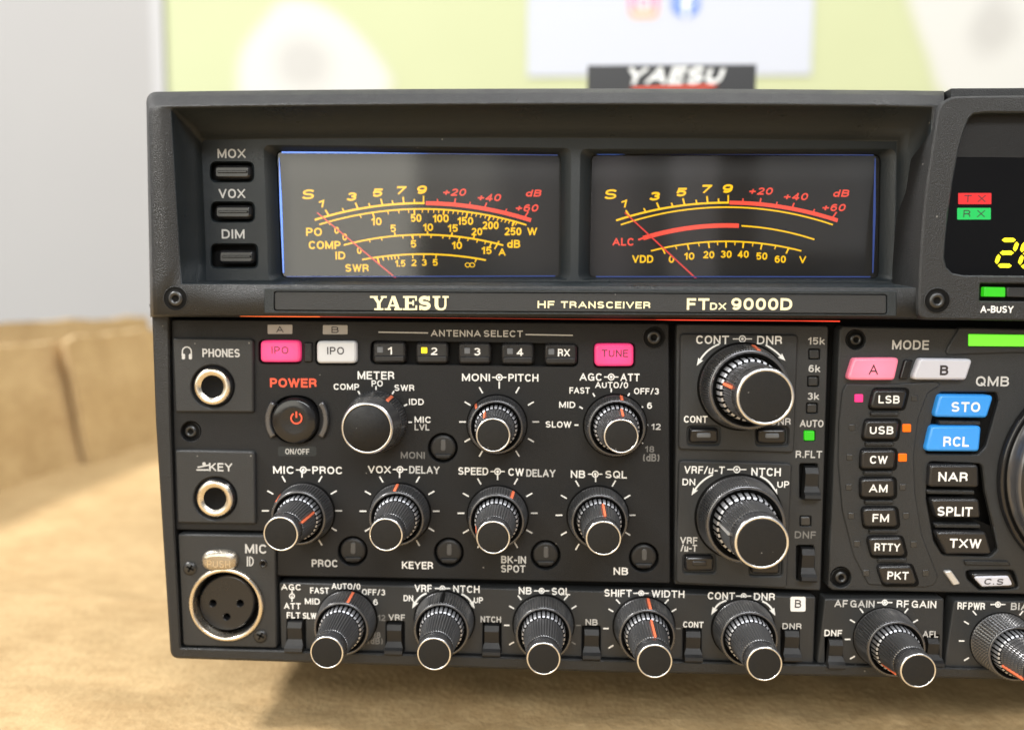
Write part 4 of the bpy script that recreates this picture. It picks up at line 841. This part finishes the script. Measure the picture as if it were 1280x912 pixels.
# ------------------------------------------------------------------ knobs
def pointer(o, d0, r0, d1, r1, deg, w_, mt):   # raised stripe lying along the flank
    g = math.radians(deg); rad = Vector((math.sin(g), 0, math.cos(g))); tan = Vector((math.cos(g), 0, -math.sin(g))); mb = MB(); h = 0.00012
    A = o + rad * (r0 * 1e-3 + h) + Vector((0, -d0 * 1e-3, 0)); B = o + rad * (r1 * 1e-3 + h) + Vector((0, -d1 * 1e-3, 0)); t = tan * w_ * 0.5e-3; dn = rad * 0.0006
    i = mb.add([A - t, A + t, B + t, B - t, A - t - dn, A + t - dn, B + t - dn, B - t - dn])
    for f in ((0, 1, 2, 3), (0, 4, 5, 1), (2, 6, 7, 3), (0, 3, 7, 4), (1, 5, 6, 2)): mb.face([i[k] for k in f], mt)
    return mb
def dual(front, d0, L, k, Ro, Rc, po=None, pi_=None, ring_len=6.2, mats=('orange', 'orange'), N=132, diamond=False, name='dual_knob'):
    """front = px of the cap centre; Ro, Rc outer and cap radius in mm; k scales the middle"""
    f = P(front[0], front[1], d0 + L); o = Vector((f.x, -d0 * 1e-3, f.z)); mb = MB(); rl = ring_len
    kn = 0.36 * k
    prof = [(0.1, Ro * 1.10, 'black'), (0.35, Ro * 1.09, 'black'), (0.5, Ro * 1.05, 'black'), (0.8, Ro * 1.05, 'knob')]  # black base flange stands in for the shadow ring round the knob
    nb = 14 if diamond else 1
    for q in range(nb + 1):
        u = q / nb; r_ = Ro * (1.05 - 0.085 * u); dep = kn * (1.3 if diamond else 1)
        if diamond and q % 2: prof.append((0.9 + (rl - 1.3) * u, r_ - dep, 'knob', 0, True))
        else: prof.append((0.9 + (rl - 1.3) * u, r_, 'knob', dep, True))
    prof += [(rl - 0.35, Ro * 0.955, 'knobsmooth', 0), (rl - 0.1, Ro * 0.94, 'knobsmooth', 0), (rl, Ro * 0.91, 'knobsmooth', 0), (rl, Ro * 0.875, 'black', 0), (rl - 0.9, Ro * 0.82, 'black', 0), (rl - 1.5, Ro * 0.80, 'black', 0), (rl - 1.5, 0.01, 'black', 0)]
    mb.lathe(o, prof, N)
    kb = part(mb, name, radio, o)
    mb = MB(); f0 = rl - 1.4; f1 = rl + 1.6 * k; Ri = Ro * 0.765
    n = 30                                                     # finned collar: bright fins between dark slots
    def fr(r_, d_):
        pts = []
        for q in range(n):
            for u, dr in ((-0.30, 0), (0.30, 0), (0.34, -0.3 * k), (0.66, -0.3 * k)):
                an = 2 * pi * (q + u) / n; pts.append((o.x + (r_ + dr) * 1e-3 * math.sin(an), o.y - d_ * 1e-3, o.z + (r_ + dr) * 1e-3 * math.cos(an)))
        return mb.add(pts)
    r0 = [fr(Ri, f0), fr(Ri * 0.96, f1 - 0.3), fr(Ri * 0.90, f1)]
    for j in range(2):
        for i in range(4 * n): kk = (i + 1) % (4 * n); mb.face((r0[j][i], r0[j][kk], r0[j + 1][kk], r0[j + 1][i]), 'fin' if i % 4 == 0 else 'black')
    e0 = f1 + 0.05; e1 = L - 4.2 * (0.8 + 0.2 * k); ra, rb = Ri * 0.90, Rc * 1.07
    pr = [(f1 - 0.3, Ri * 0.90, 'black'), (e0, ra, 'knob', kn * 0.8, True)]
    NI = N if diamond else int(N * 0.66) // 2 * 2
    nb = 12 if diamond else 1
    for q in range(1, nb + 1):
        u = q / nb
        pr.append((e0 + (e1 - e0) * u, ra + (rb - ra) * u - (kn if diamond and q % 2 else 0), 'knob', 0 if diamond and q % 2 else kn * 0.8, True))
    pr += [(e1 + 0.2, Rc * 1.0, 'knobsmooth'), (e1 + 0.7, Rc * 1.0, 'knobsmooth'), (e1 + 0.9, Rc * 1.08, 'knobsmooth'), (L - 1.0, Rc * 1.06, 'knobsmooth'), (L - 0.4, Rc * 1.04, 'knobsmooth'), (L - 0.15, Rc * 1.0, 'knobsmooth')]
    mb.lathe(o, pr, NI); part(mb, 'inner_knob', kb, o)
    mb = MB(); mb.lathe(o, [(L - 0.16, Rc * 1.01, 'chrome'), (L - 0.02, Rc * 0.985, 'chrome'), (L, Rc * 0.97, 'chrome'), (L, Rc * 0.935, 'chrome'), (L - 0.15, Rc * 0.925, 'chrome')], 64); part(mb, 'metal_rim', kb, o)
    mb = MB(); mb.lathe(o, [(L - 0.3, Rc * 0.93, 'cap'), (L - 0.08, Rc * 0.915, 'cap'), (L - 0.05, Rc * 0.86, 'cap'), (L - 0.05, 0.005, 'cap')], 56); part(mb, 'cap', kb, o)
    if po is not None: part(pointer(o, 1.0, Ro * 1.05, rl - 0.4, Ro * 0.967, po, 0.75 * k, mats[0]), 'pointer', kb)
    if pi_ is not None: part(pointer(o, e0 + 0.2, ra * 1.0, e1 + (0.1 if k == 1 else 0), rb * 1.02, pi_, 0.55 * k, mats[1]), 'pointer', kb)
    return kb
Rc, Ro, LL = 4.5, 8.25, 21.0
dual((616.4, 543.6), 0, 17.5, 1, 8.0, Rc, -46, -34, 5.0)
dual((776.5, 545), 0, 17.5, 1, 8.35, Rc, 10, 10, 5.0)
dual((350.7, 667), 0, LL, 1, Ro, 4.6, -53, 66)
dual((482.3, 668), 0, LL, 1, Ro, 4.4, -4, None)
dual((616.4, 671.6), 0, LL, 1, Ro, 4.4, 32, -100)
dual((754.4, 672.5), 0, LL, 1, Ro, 4.55, None, 8)
dual((956.9, 495.9), 1.0, 23.0, 1.35, 11.4, 7.05, 12, -76, 8.0, N=190)
dual((952.4, 678), 1.0, 23.5, 1.35, 11.4, 6.75, None, -84, 8.0, mats=('silver', 'silver'), N=190)
dual((408.3, 815.3), 0, 22.0, 1, 8.3, 4.4, 14, -95, 7.2)
dual((542.5, 817), 0, 22.0, 1, 8.3, 4.45, 0, None, 7.2, mats=('black', 'black'))
dual((679.4, 823), 0, 22.0, 1, 8.3, 4.4, None, None, 7.2)
dual((818.4, 826), 0, 22.0, 1, 8.3, 4.55, 6, 8, 7.2)
dual((955.7, 829.6), 0, 22.0, 1, 8.4, 4.55, None, None, 7.2)
dual((1148, 838), 0, 20.5, 1, 8.4, 4.55, None, -128, 8.0)
dual((1313, 848), 0, 22.0, 1, 8.2, 4.55, 48, -118, 8.0, diamond=True, N=110)
# single meter knob
f = P(458.3, 535.3, 12.5); o = Vector((f.x, 0, f.z)); mb = MB()
mb.lathe(o, [(0.1, 9.0, 'black'), (0.6, 9.0, 'knobsmooth'), (0.9, 8.85, 'knob', 0.36, True), (5.4, 8.3, 'knob', 0.36, True), (5.5, 8.2, 'knobsmooth'), (6.0, 7.9, 'knobsmooth'), (11.0, 7.45, 'knobsmooth'), (11.9, 7.15, 'knobsmooth')], 140)
kb = part(mb, 'selector_knob', radio, o)
mb = MB(); mb.lathe(o, [(11.85, 7.2, 'chrome'), (12.4, 6.85, 'chrome'), (12.5, 6.65, 'chrome'), (12.4, 6.5, 'chrome')], 64); part(mb, 'metal_rim', kb, o)
mb = MB(); mb.lathe(o, [(12.2, 6.52, 'cap'), (12.42, 6.4, 'cap'), (12.45, 0.005, 'cap')], 64); part(mb, 'cap', kb, o)
part(pointer(o, 1.0, 8.85, 5.9, 8.15, 33, 0.9, 'orange'), 'pointer', kb)

# ------------------------------------------------------------------ contour / notch module
mb = MB(); pz = rpoly([(845.5, 404.5), (1036, 407), (1026, 738), (843, 730)], [5, 5, 3, 3], 4)
rf = [rr(1011, 601, 25, 46, 4), rr(1006.5, 703, 24, 46, 4)]
leds = [(1018, 442.5), (1016.5, 476.5), (1015, 510), (1012, 544.5), (1007, 651)]
mb.plate(pz, -4, 0, 'panel', bevel=1.8, holes=[(r_, 2.2, 'black', 1.0) for r_ in rf] + [(rr(x, y_, 16, 15, 3), 0.8, 'black', 0.8) for x, y_ in leds])
for (t, x, y_, w_, mt) in (('15k', 1020.5, 426, 21, 'grey'), ('6k', 1018, 460.5, 14.5, 'grey'), ('3k', 1016.5, 495, 14.5, 'grey'), ('AUTO', 1014.5, 529, 29.5, 'grey'), ('R.FLT', 1011, 567.5, 33, 'grey'), ('DNF', 1006.5, 668, 26.5, 'dim')): mb.text(t, x, y_, w_, 9, mt, 0, B_)
part(mb, 'filter_panel')
for i, (x, y_) in enumerate(leds):
    mb = MB(); lit = i == 3; mb.plate(rr(x, y_, 13 if lit else 12, 12 if lit else 11, 2), -0.8, 0.25, 'greenled' if lit else 'offled', bevel=1.2); part(mb, 'indicator_lamp', label='green lit square lamp' if lit else None)
def arrow(mb, pts, w_, d, mt='white'):
    mb.strip(pts, w_, mt, d); a_, b_ = Vector(pts[-2]), Vector(pts[-1]); t = (b_ - a_).normalized(); n_ = Vector((-t.y, t.x))
    mb.flat([b_ + t * 7, b_ - t * 3 + n_ * 3.6, b_ - t * 1.2, b_ - t * 3 - n_ * 3.6], d + .07, mt)
keys = [[(880, 544.5), (965.5, 545)], [(874.5, 704.5), (957.5, 708)]]
for i, (poly, ks) in enumerate(((rpoly([(850.5, 416.5), (998, 418), (993, 566), (848, 562)], 6, 4), keys[0]), (rpoly([(848.5, 575), (990.5, 579), (984, 735), (845, 729)], 6, 4), keys[1]))):
    mb = MB(); mb.plate(poly, -1, 1.0, 'panel', bevel=2.2, holes=[(rr(x, y_, 44, 27, 7), 2.0, 'black', 1.5) for x, y_ in ks])
    if i == 0:
        mb.text('CONT', 890.5, 424.5, 41, 10.6, 'white', 1.0, B_); link(mb, 928, 423.5, 1.0, 24, R=4.6); mb.text('DNR', 962, 425, 31.5, 10.6, 'white', 1.0, B_)
        arrow(mb, arc3((899, 430), (884, 439), (874.5, 451))[0][::4], 2.2, 1.0); arrow(mb, arc3((957, 431), (968, 438), (977, 446))[0][::4], 2.2, 1.0)
        mb.text('CONT', 869.5, 523.7, 29.5, 8.6, 'white', 1.0, B_); mb.text('DNR', 976, 526.5, 25, 8.6, 'grey', 1.0, B_)
    else:
        mb.text('VRF/\u00b5-T', 880.5, 587, 50.5, 9.5, 'white', 1.0, B_, shear=0.05); link(mb, 921, 586.5, 1.0, 24, R=4.6); mb.text('NTCH', 957.5, 589.5, 37, 10.2, 'white', 1.0, B_)
        mb.text('DN', 861, 602, 16, 8.4, 'white', 1.0, B_); mb.text('UP', 979, 605, 15, 8.4, 'white', 1.0, B_)
        arrow(mb, arc3((891, 593), (877, 602), (868, 613))[0][::4], 2.2, 1.0); arrow(mb, arc3((950, 595), (961, 602), (969, 614))[0][::4], 2.2, 1.0)
        mb.text('VRF', 861, 675, 21.5, 8.6, 'grey', 1.0, B_); mb.text('/\u00b5-T', 861, 684.5, 20.5, 8.6, 'grey', 1.0, B_)
    part(mb, 'knob_plate')
    for x, y_ in ks:
        mb = MB(); mb.plate(rr(x, y_, 36, 19, 5), -1, 1.7, 'gloss', bevel=3.4); mb.plate(rr(x, y_ - 0.5, 18, 6.5, 2.5), 1.5, 1.95, 'offledgrey' if i == 0 else 'button', bevel=1.5); part(mb, 'push_button')
def rocker(x, y_, w_, h_, d0):               # lever with a foot that stands out
    mb = MB(); k = 1e-3
    prof = [(-0.5, -0.5), (-0.47, 1.2), (-0.30, 1.9), (0.10, 1.5), (0.26, 2.4), (0.33, 3.3), (0.43, 3.5), (0.5, 2.9), (0.5, -0.5)]
    sx, sz = sc(x, y_, d0); o = P(x, y_, d0); L, R = [], []
    for (v, h) in prof:
        wd = w_ * (0.40 if v < 0.2 else 0.50) * sx
        L.append((o.x - wd, o.y - h * k, o.z - v * h_ * sz)); R.append((o.x + wd, o.y - h * k, o.z - v * h_ * sz))
    a_, b_ = mb.add(L), mb.add(R)
    for i in range(len(prof) - 1): mb.face((a_[i], a_[i + 1], b_[i + 1], b_[i]), 'lever')
    mb.face(a_, 'lever'); mb.face(b_[::-1], 'lever')
    return part(mb, 'rocker_switch')
rocker(1012, 602, 20, 40, -0.8); rocker(1007.5, 703, 19, 40, -0.8)

# ------------------------------------------------------------------ lower sub-panel
def well(x, y_, w_=25, h_=40): return (rr(x, y_, w_, h_, 3), 1.2, 'black', 0.8)
tw = [(370.5, 792), (494, 795), (615, 796.5), (739, 801), (865, 803.5), (987.5, 803)]
mb = MB(); mb.plate(rpoly([(348.5, 727.5), (1020, 745.5), (1017, 829), (351, 811)], [3, 3, 3, 3], 3), -4, 0, 'panel', bevel=1.8, holes=[well(x, y_) for x, y_ in tw])
for (t, x, y_, w_, mt) in (('AGC', 364, 733.2, 24.5, 'white'), ('ATT', 365.5, 756.8, 21, 'white'), ('FLT', 367, 768.3, 17, 'white'), ('SLW', 387, 769, 17, 'white'), ('MID', 390.5, 751, 18.5, 'white'), ('FAST', 399.5, 737.5, 23.5, 'white'), ('AUTO/0', 432.5, 732.3, 36, 'white'), ('OFF/3', 467, 739.5, 29, 'white'), ('6', 469.5, 752, 5.5, 'white'),
                        ('12', 477, 771.5, 9.5, 'dim'), ('18', 471, 793, 9.5, 'dim'), ('(dB)', 469, 800.5, 19, 'dim'), ('VRF', 496, 771, 20.5, 'grey'), ('DN', 510.5, 747, 12, 'white'), ('UP', 598, 749.5, 11.5, 'white'), ('NTCH', 613.5, 773.5, 25.5, 'grey'), ('NB', 739.5, 777, 15, 'grey'), ('CONT', 866.5, 780, 25.5, 'white'), ('DNR', 990, 782, 24, 'grey')): mb.text(t, x, y_, w_, 7.6, mt, 0, B_)
vlink(mb, 365, 744.5)
for (t0, t1, xl_, w0, xm, xr, w1, yl, h_) in (('VRF', 'NTCH', 529, 21.5, 553, 583, 33, 735, 9), ('NB', 'SQL', 656.5, 16, 677, 701, 23, 738, 9), ('SHIFT', 'WIDTH', 772.5, 34.5, 801.5, 835, 41, 741, 9), ('CONT', 'DNR', 901.5, 34, 929.5, 955.5, 26.5, 744.5, 9.2)):
    mb.text(t0, xl_, yl - 0.3, w0, h_, 'white', 0, B_); link(mb, xm, yl, 0, 19, R=3.8); mb.text(t1, xr, yl + 0.7, w1, h_, 'white', 0, B_)
arrow(mb, arc3((533, 741), (523.5, 747), (518.5, 754))[0][::4], 2.2, 0); arrow(mb, arc3((577, 742), (585, 747), (590, 754))[0][::4], 2.2, 0)
arrow(mb, arc3((908, 750), (898, 755), (892.5, 762))[0][::4], 2.2, 0); arrow(mb, arc3((953, 751), (961, 756), (966, 763))[0][::4], 2.2, 0)
tt = (-120, -90, -60, -38, 38, 60, 90, 120)
ticks(mb, 678.5, 781, 41.5, 7, (-120, -90, -60, -40, 40, 60), 'white', 1.7); ticks(mb, 678.5, 781, 41.5, 6, (90, 120), 'dim', 1.5)  # right-hand ticks darker, weaker light put into their colour
ticks(mb, 803, 785, 42, 7, (-120, -90, -60, -42, 42, 60), 'white', 1.7); ticks(mb, 803, 785, 42, 6, (90, 145), 'dim', 1.5)  # same darker right-hand ticks in place of weaker light
mb.flat(rr(997.5, 754.5, 19, 18.5, 2.5), 0.05, 'white'); mb.text('B', 997.5, 754, 8, 10, 'ink', 0, 0.012, lift=0.1)
part(mb, 'lower_panel')
for x, y_ in tw: rocker(x, y_, 22, 36, -0.6)
mb = MB(); mb.plate(rpoly([(1031, 748), (1180.5, 747.5), (1178, 833), (1021.5, 829)], 3, 3), -4, 0.4, 'panel', bevel=1.8, holes=[well(1042, 813, 23, 38), well(1164, 811, 23, 38)])
mb.text('AF GAIN', 1068, 754, 50, 9, 'grey', .4, B_); link(mb, 1106, 752.5, .4, 19, R=3.8); mb.text('RF GAIN', 1145.5, 754.5, 49.5, 9, 'white', .4, B_)
mb.text('DNF', 1041.5, 790.5, 22, 8, 'white', .4, B_); mb.text('AFL', 1163, 792, 19.5, 8, 'grey', .4, B_)
ticks(mb, 1105, 798.5, 42, 7, (-150, -120, -90, -60, -38, 38, 60), 'white', 1.7, d=.4); part(mb, 'gain_panel')
rocker(1042, 813, 21, 34, 0); rocker(1164, 811, 20, 34, -1.6)
mb = MB(); mb.plate(rpoly([(1192.5, 750), (1480, 753), (1478, 842), (1180.5, 834)], [6, 3, 3, 3], 3), -4, 0.4, 'panel', bevel=1.8)
mb.text('RF PWR', 1214, 756.8, 34.5, 9, 'white', .4, B_); link(mb, 1247.5, 755, .4, 19, R=3.8); mb.text('BIAS', 1279, 757.5, 31, 9, 'grey', .4, B_)
ticks(mb, 1247.5, 800.5, 42, 7, (-145, -120, -90, -60, -40, 40), 'white', 1.7, d=.4); part(mb, 'power_panel')

# ------------------------------------------------------------------ mode key module
Zm = lambda u, v: (1030 + u / 2.684, 400 + v / 2.684)
ZV = lambda pts: [Vector(Zm(*p)) for p in pts]
mb = MB(); poly = ZV([(52, 32), (62, 20), (120, 22), (1250, 40), (1250, 930), (900, 925), (500, 915), (30, 906), (14, 895)])
poly = rpoly(poly, [4, 3, 0, 0, 0, 0, 0, 3, 3], 4)
dark1 = rpoly(ZV([(385, 238), (585, 238), (592, 270), (548, 425), (520, 455), (340, 452), (335, 425), (360, 330)]), 6, 3)
dark2 = rpoly(ZV([(345, 470), (535, 478), (545, 570), (572, 690), (590, 770), (560, 798), (395, 790), (365, 740), (340, 600)]), 8, 3)
dark3 = rpoly(ZV([(470, 836), (640, 834), (665, 905), (520, 908), (478, 870)]), 8, 3)
mb.plate(poly, -4, 0.6, 'panel', bevel=2.0, holes=[(dark1, 1.4, 'black', 1.4), (dark2, 1.4, 'black', 1.4), (dark3, 1.4, 'black', 1.4), (circ(*Zm(107, 65), 13.5, 30), 2.0, 'black', 0.8), (circ(*Zm(57, 862), 14, 30), 2.0, 'black', 0.8)])
mb.text('MODE', *Zm(290, 83), 46, 11.8, 'grey', .6, B_); mb.text('QMB', *Zm(565, 205), 41.5, 12.4, 'grey', .6, B_)
part(mb, 'mode_panel')
hexscrew(*Zm(107, 65), 11.5, -1.0); hexscrew(*Zm(57, 862), 12, -1.0)
# curved key plates
mb = MB(); kp = rpoly(ZV([(75, 212), (200, 216), (370, 206), (400, 214), (350, 245), (318, 330), (303, 450), (307, 580), (330, 720), (384, 860), (372, 888), (340, 897), (150, 888), (100, 790), (62, 640), (48, 480), (50, 340), (62, 240)]), 5, 3)
mb.plate(kp, -1, 1.1, 'panel', bevel=1.8); part(mb, 'key_plate')
# lit strip
mb = MB(); mb.plate(rpoly(ZV([(455, 24), (1100, 40), (1100, 118), (640, 110), (400, 118)]), 6, 3), -1, 1.2, 'panel', bevel=2, holes=[(rpoly(ZV([(482, 42), (1000, 50), (1000, 96), (482, 92)]), 2, 3), 0.8, 'black', 0.8)]); part(mb, 'lamp_housing')
mb = MB(); mb.plate(rpoly(ZV([(487, 47), (990, 54), (990, 91), (487, 87)]), 1, 3), 0.3, 1.1, 'limelamp', bevel=1.2); part(mb, 'indicator_lamp', label='long bright green lit strip')
K(rpoly(ZV([(100, 127), (255, 126), (238, 201), (76, 201)]), 5, 4), 0.4, 2.6, 'palepink', [('A', *Zm(166, 166), 11.5, 12.5, 'ink', 0.0)], bevel=3, label='pale pink lit push button')
K(rpoly(ZV([(322, 128), (502, 130), (478, 201), (294, 200)]), 5, 4), 0.4, 2.6, 'greykey', [('B', *Zm(403, 168), 10.5, 12.5, 'ink', 0.03)], bevel=3, label='pale grey push button')
K(rpoly(ZV([(272, 134), (302, 134), (284, 198), (254, 198)]), 2, 3), 0.2, 1.6, 'gloss', bevel=1.6, name='key_divider')
for (poly, t, x, y_, w_) in (([(388, 250), (572, 252), (548, 328), (368, 325)], 'STO', 475, 291, 36), ([(360, 355), (530, 355), (522, 441), (340, 440)], 'RCL', 443, 407, 32)):
    K(rpoly(ZV(poly), 5, 4), -0.8, 2.4, 'bluekey', [(t, *Zm(x, y_), w_, 12.4, 'white', 0.025)], bevel=3, label='bright blue push button')
for (poly, t, x, y_, w_) in (([(356, 484), (520, 486), (522, 562), (350, 560)], 'NAR', 433, 525, 37), ([(358, 598), (522, 600), (528, 664), (380, 664)], 'SPLIT', 439, 641, 44), ([(372, 708), (545, 710), (566, 786), (410, 786)], 'TXW', 474, 748, 39.5)):
    K(rpoly(ZV(poly), 5, 4), -0.8, 2.2, 'button', [(t, *Zm(x, y_), w_, 11.6, 'white', 0.025)], bevel=3)
mb = MB(); mb.plate(rpoly(ZV([(486, 848), (628, 846), (650, 898), (530, 900)]), 5, 4), -0.8, 2.0, 'gloss', bevel=2.5)
cs_b = part(mb, 'push_button')
mb = MB(); mb.plate(rpoly(ZV([(500, 860), (620, 858), (636, 890), (532, 894)]), 3, 3), 1.9, 2.5, 'greykey', bevel=1.4); mb.text('C.S', *Zm(570, 876), 24, 7.5, 'ink', 2.5, 0.02, shear=0.25); part(mb, 'legend_plate', cs_b)
for (y0, x0, x1_) in ((577, 345, 505), (690, 372, 525), (345, 385, 525)):
    K(rpoly(ZV([(x0, y0 - 8), (x1_, y0 - 6), (x1_ + 2, y0 + 8), (x0 + 3, y0 + 6)]), 1.5, 3), -1, 1.4, 'frame', bevel=1.2, name='key_divider')
K(rpoly(ZV([(470, 806), (618, 808), (630, 824), (476, 822)]), 1.5, 3), 0.2, 1.2, 'frame', bevel=1.2, name='key_divider')
K(rpoly(ZV([(402, 842), (428, 840), (460, 885), (436, 890)]), 2, 3), 0.2, 1.5, 'silver', bevel=1.4, name='indicator_lamp')
modes = (('LSB', 218, 265, 26.5), ('USB', 193, 368, 29.5), ('CW', 183, 467, 22), ('AM', 182, 563, 23), ('FM', 190, 662, 20.5), ('RTTY', 212, 760, 32), ('PKT', 248, 855, 26.5))
sk = (0.25, 0.15, 0.05, -0.02, -0.12, -0.25, -0.35)
wl = ((118, 262), (95, 360), (87, 460), (84, 560), (92, 656), (112, 750), (143, 848)); wr = ((305, 262), (279, 362), (265, 461), (265, 560), (276, 656), (302, 752), (342, 848))
for i, (t, x, y_, w_) in enumerate(modes):
    cx_, cy_ = Zm(x, y_)
    K(rr(cx_, cy_, 43, 24, 6, skew=sk[i]), 0.6, 2.6, 'button', [(t, cx_, cy_ + 0.3, w_, 10, 'white', 0.02)], bevel=3)
    mb = MB(); mb.plate(rr(cx_, cy_, 48, 29, 7, skew=sk[i]), 0.6, 1.3, 'black', bevel=0.6); part(mb, 'key_surround')
    if i < 6:
        x2_, y2_ = (modes[i][1] + modes[i + 1][1]) / 2, (y_ + modes[i + 1][2]) / 2
        K(rr(*Zm(x2_, y2_ - 2), 36, 5, 1.5), 0.6, 1.9, 'frame', bevel=1.2, name='key_divider')
    for (u, v), lit in ((wl[i], 'pinkled' if i == 0 else None), (wr[i], 'orangeled' if i in (1, 2) else None)):
        mb = MB(); q = Zm(u, v); mb.plate(rr(*q, 10.5 if lit else 8.2, 10 if lit else 8, 1.5), 0.8, 1.5 if lit else 1.3, lit or 'offled', bevel=0.9); part(mb, 'indicator_lamp', label=('pink lit lamp' if lit == 'pinkled' else 'orange lit lamp') if lit else None)
# main tuning dial, only its edge in the picture
f = P(1391, 595, 0.6); o = Vector((f.x, -0.0006, f.z)); s = sc(1391, 595)[0] * 1e3; mb = MB(); R = 146 * s
mb.lathe(o, [(0.2, R, 'gloss'), (1.6, R * 0.995, 'gloss'), (2.2, R * 0.97, 'gloss'), (1.2, R * 0.955, 'black'), (1.2, R * 0.93, 'knobsmooth'), (4.5, R * 0.92, 'knobsmooth'), (6.0, R * 0.90, 'gloss'), (6.0, R * 0.84, 'knob', 0.25, True), (18, R * 0.80, 'knob', 0.25, True), (20, R * 0.78, 'knobsmooth'), (21, R * 0.72, 'knobsmooth'), (20.5, 0.01, 'knobsmooth')], 200)
part(mb, 'tuning_dial', radio, o)

# ------------------------------------------------------------------ name sign standing on the radio
ys = 0.19
a0, a1 = plane_at(735, 82, ys), plane_at(945.5, 82, ys)
mb = MB(); mb.box(a0.x, ys, ztp - 0.001, a1.x, ys + 0.006, a0.z, 'plaque')
mb.box(a0.x, ys, ztp - 0.001, a1.x, ys + 0.04, ztp + 0.002, 'plaque')
def sign_text(t, x, y_, w_, h_, mt, shear):
    o = plane_at(x, y_, ys - 0.0004); u = (a1.x - a0.x) / 210.5
    for k, l in enumerate(strokes(t, w_, h_, 0.26)[0]):
        L, R = stroke_quads(l, 0.26 * h_, h_)
        ids = [mb.add([(o.x + (v.x + shear * v.y) * u, o.y - 0.00002 * (k % 6), o.z + v.y * u) for v in q]) for q in (L, R)]
        for i in range(len(L) - 1): mb.face((ids[0][i], ids[0][i + 1], ids[1][i + 1], ids[1][i]), mt)
sign_text('YAESU', 844, 94.5, 120, 21, 'white', 0.35)
mb.fill([[plane_at(x, y_, ys - 0.0004) for x, y_ in ((788, 109.5), (898, 105.5), (890, 109.5), (792, 113))]], 'redink')
o = mb.build('name_sign'); o['label'] = 'small black sign with slanted white letters and red underline, standing on top of the radio'; o['category'] = 'sign'
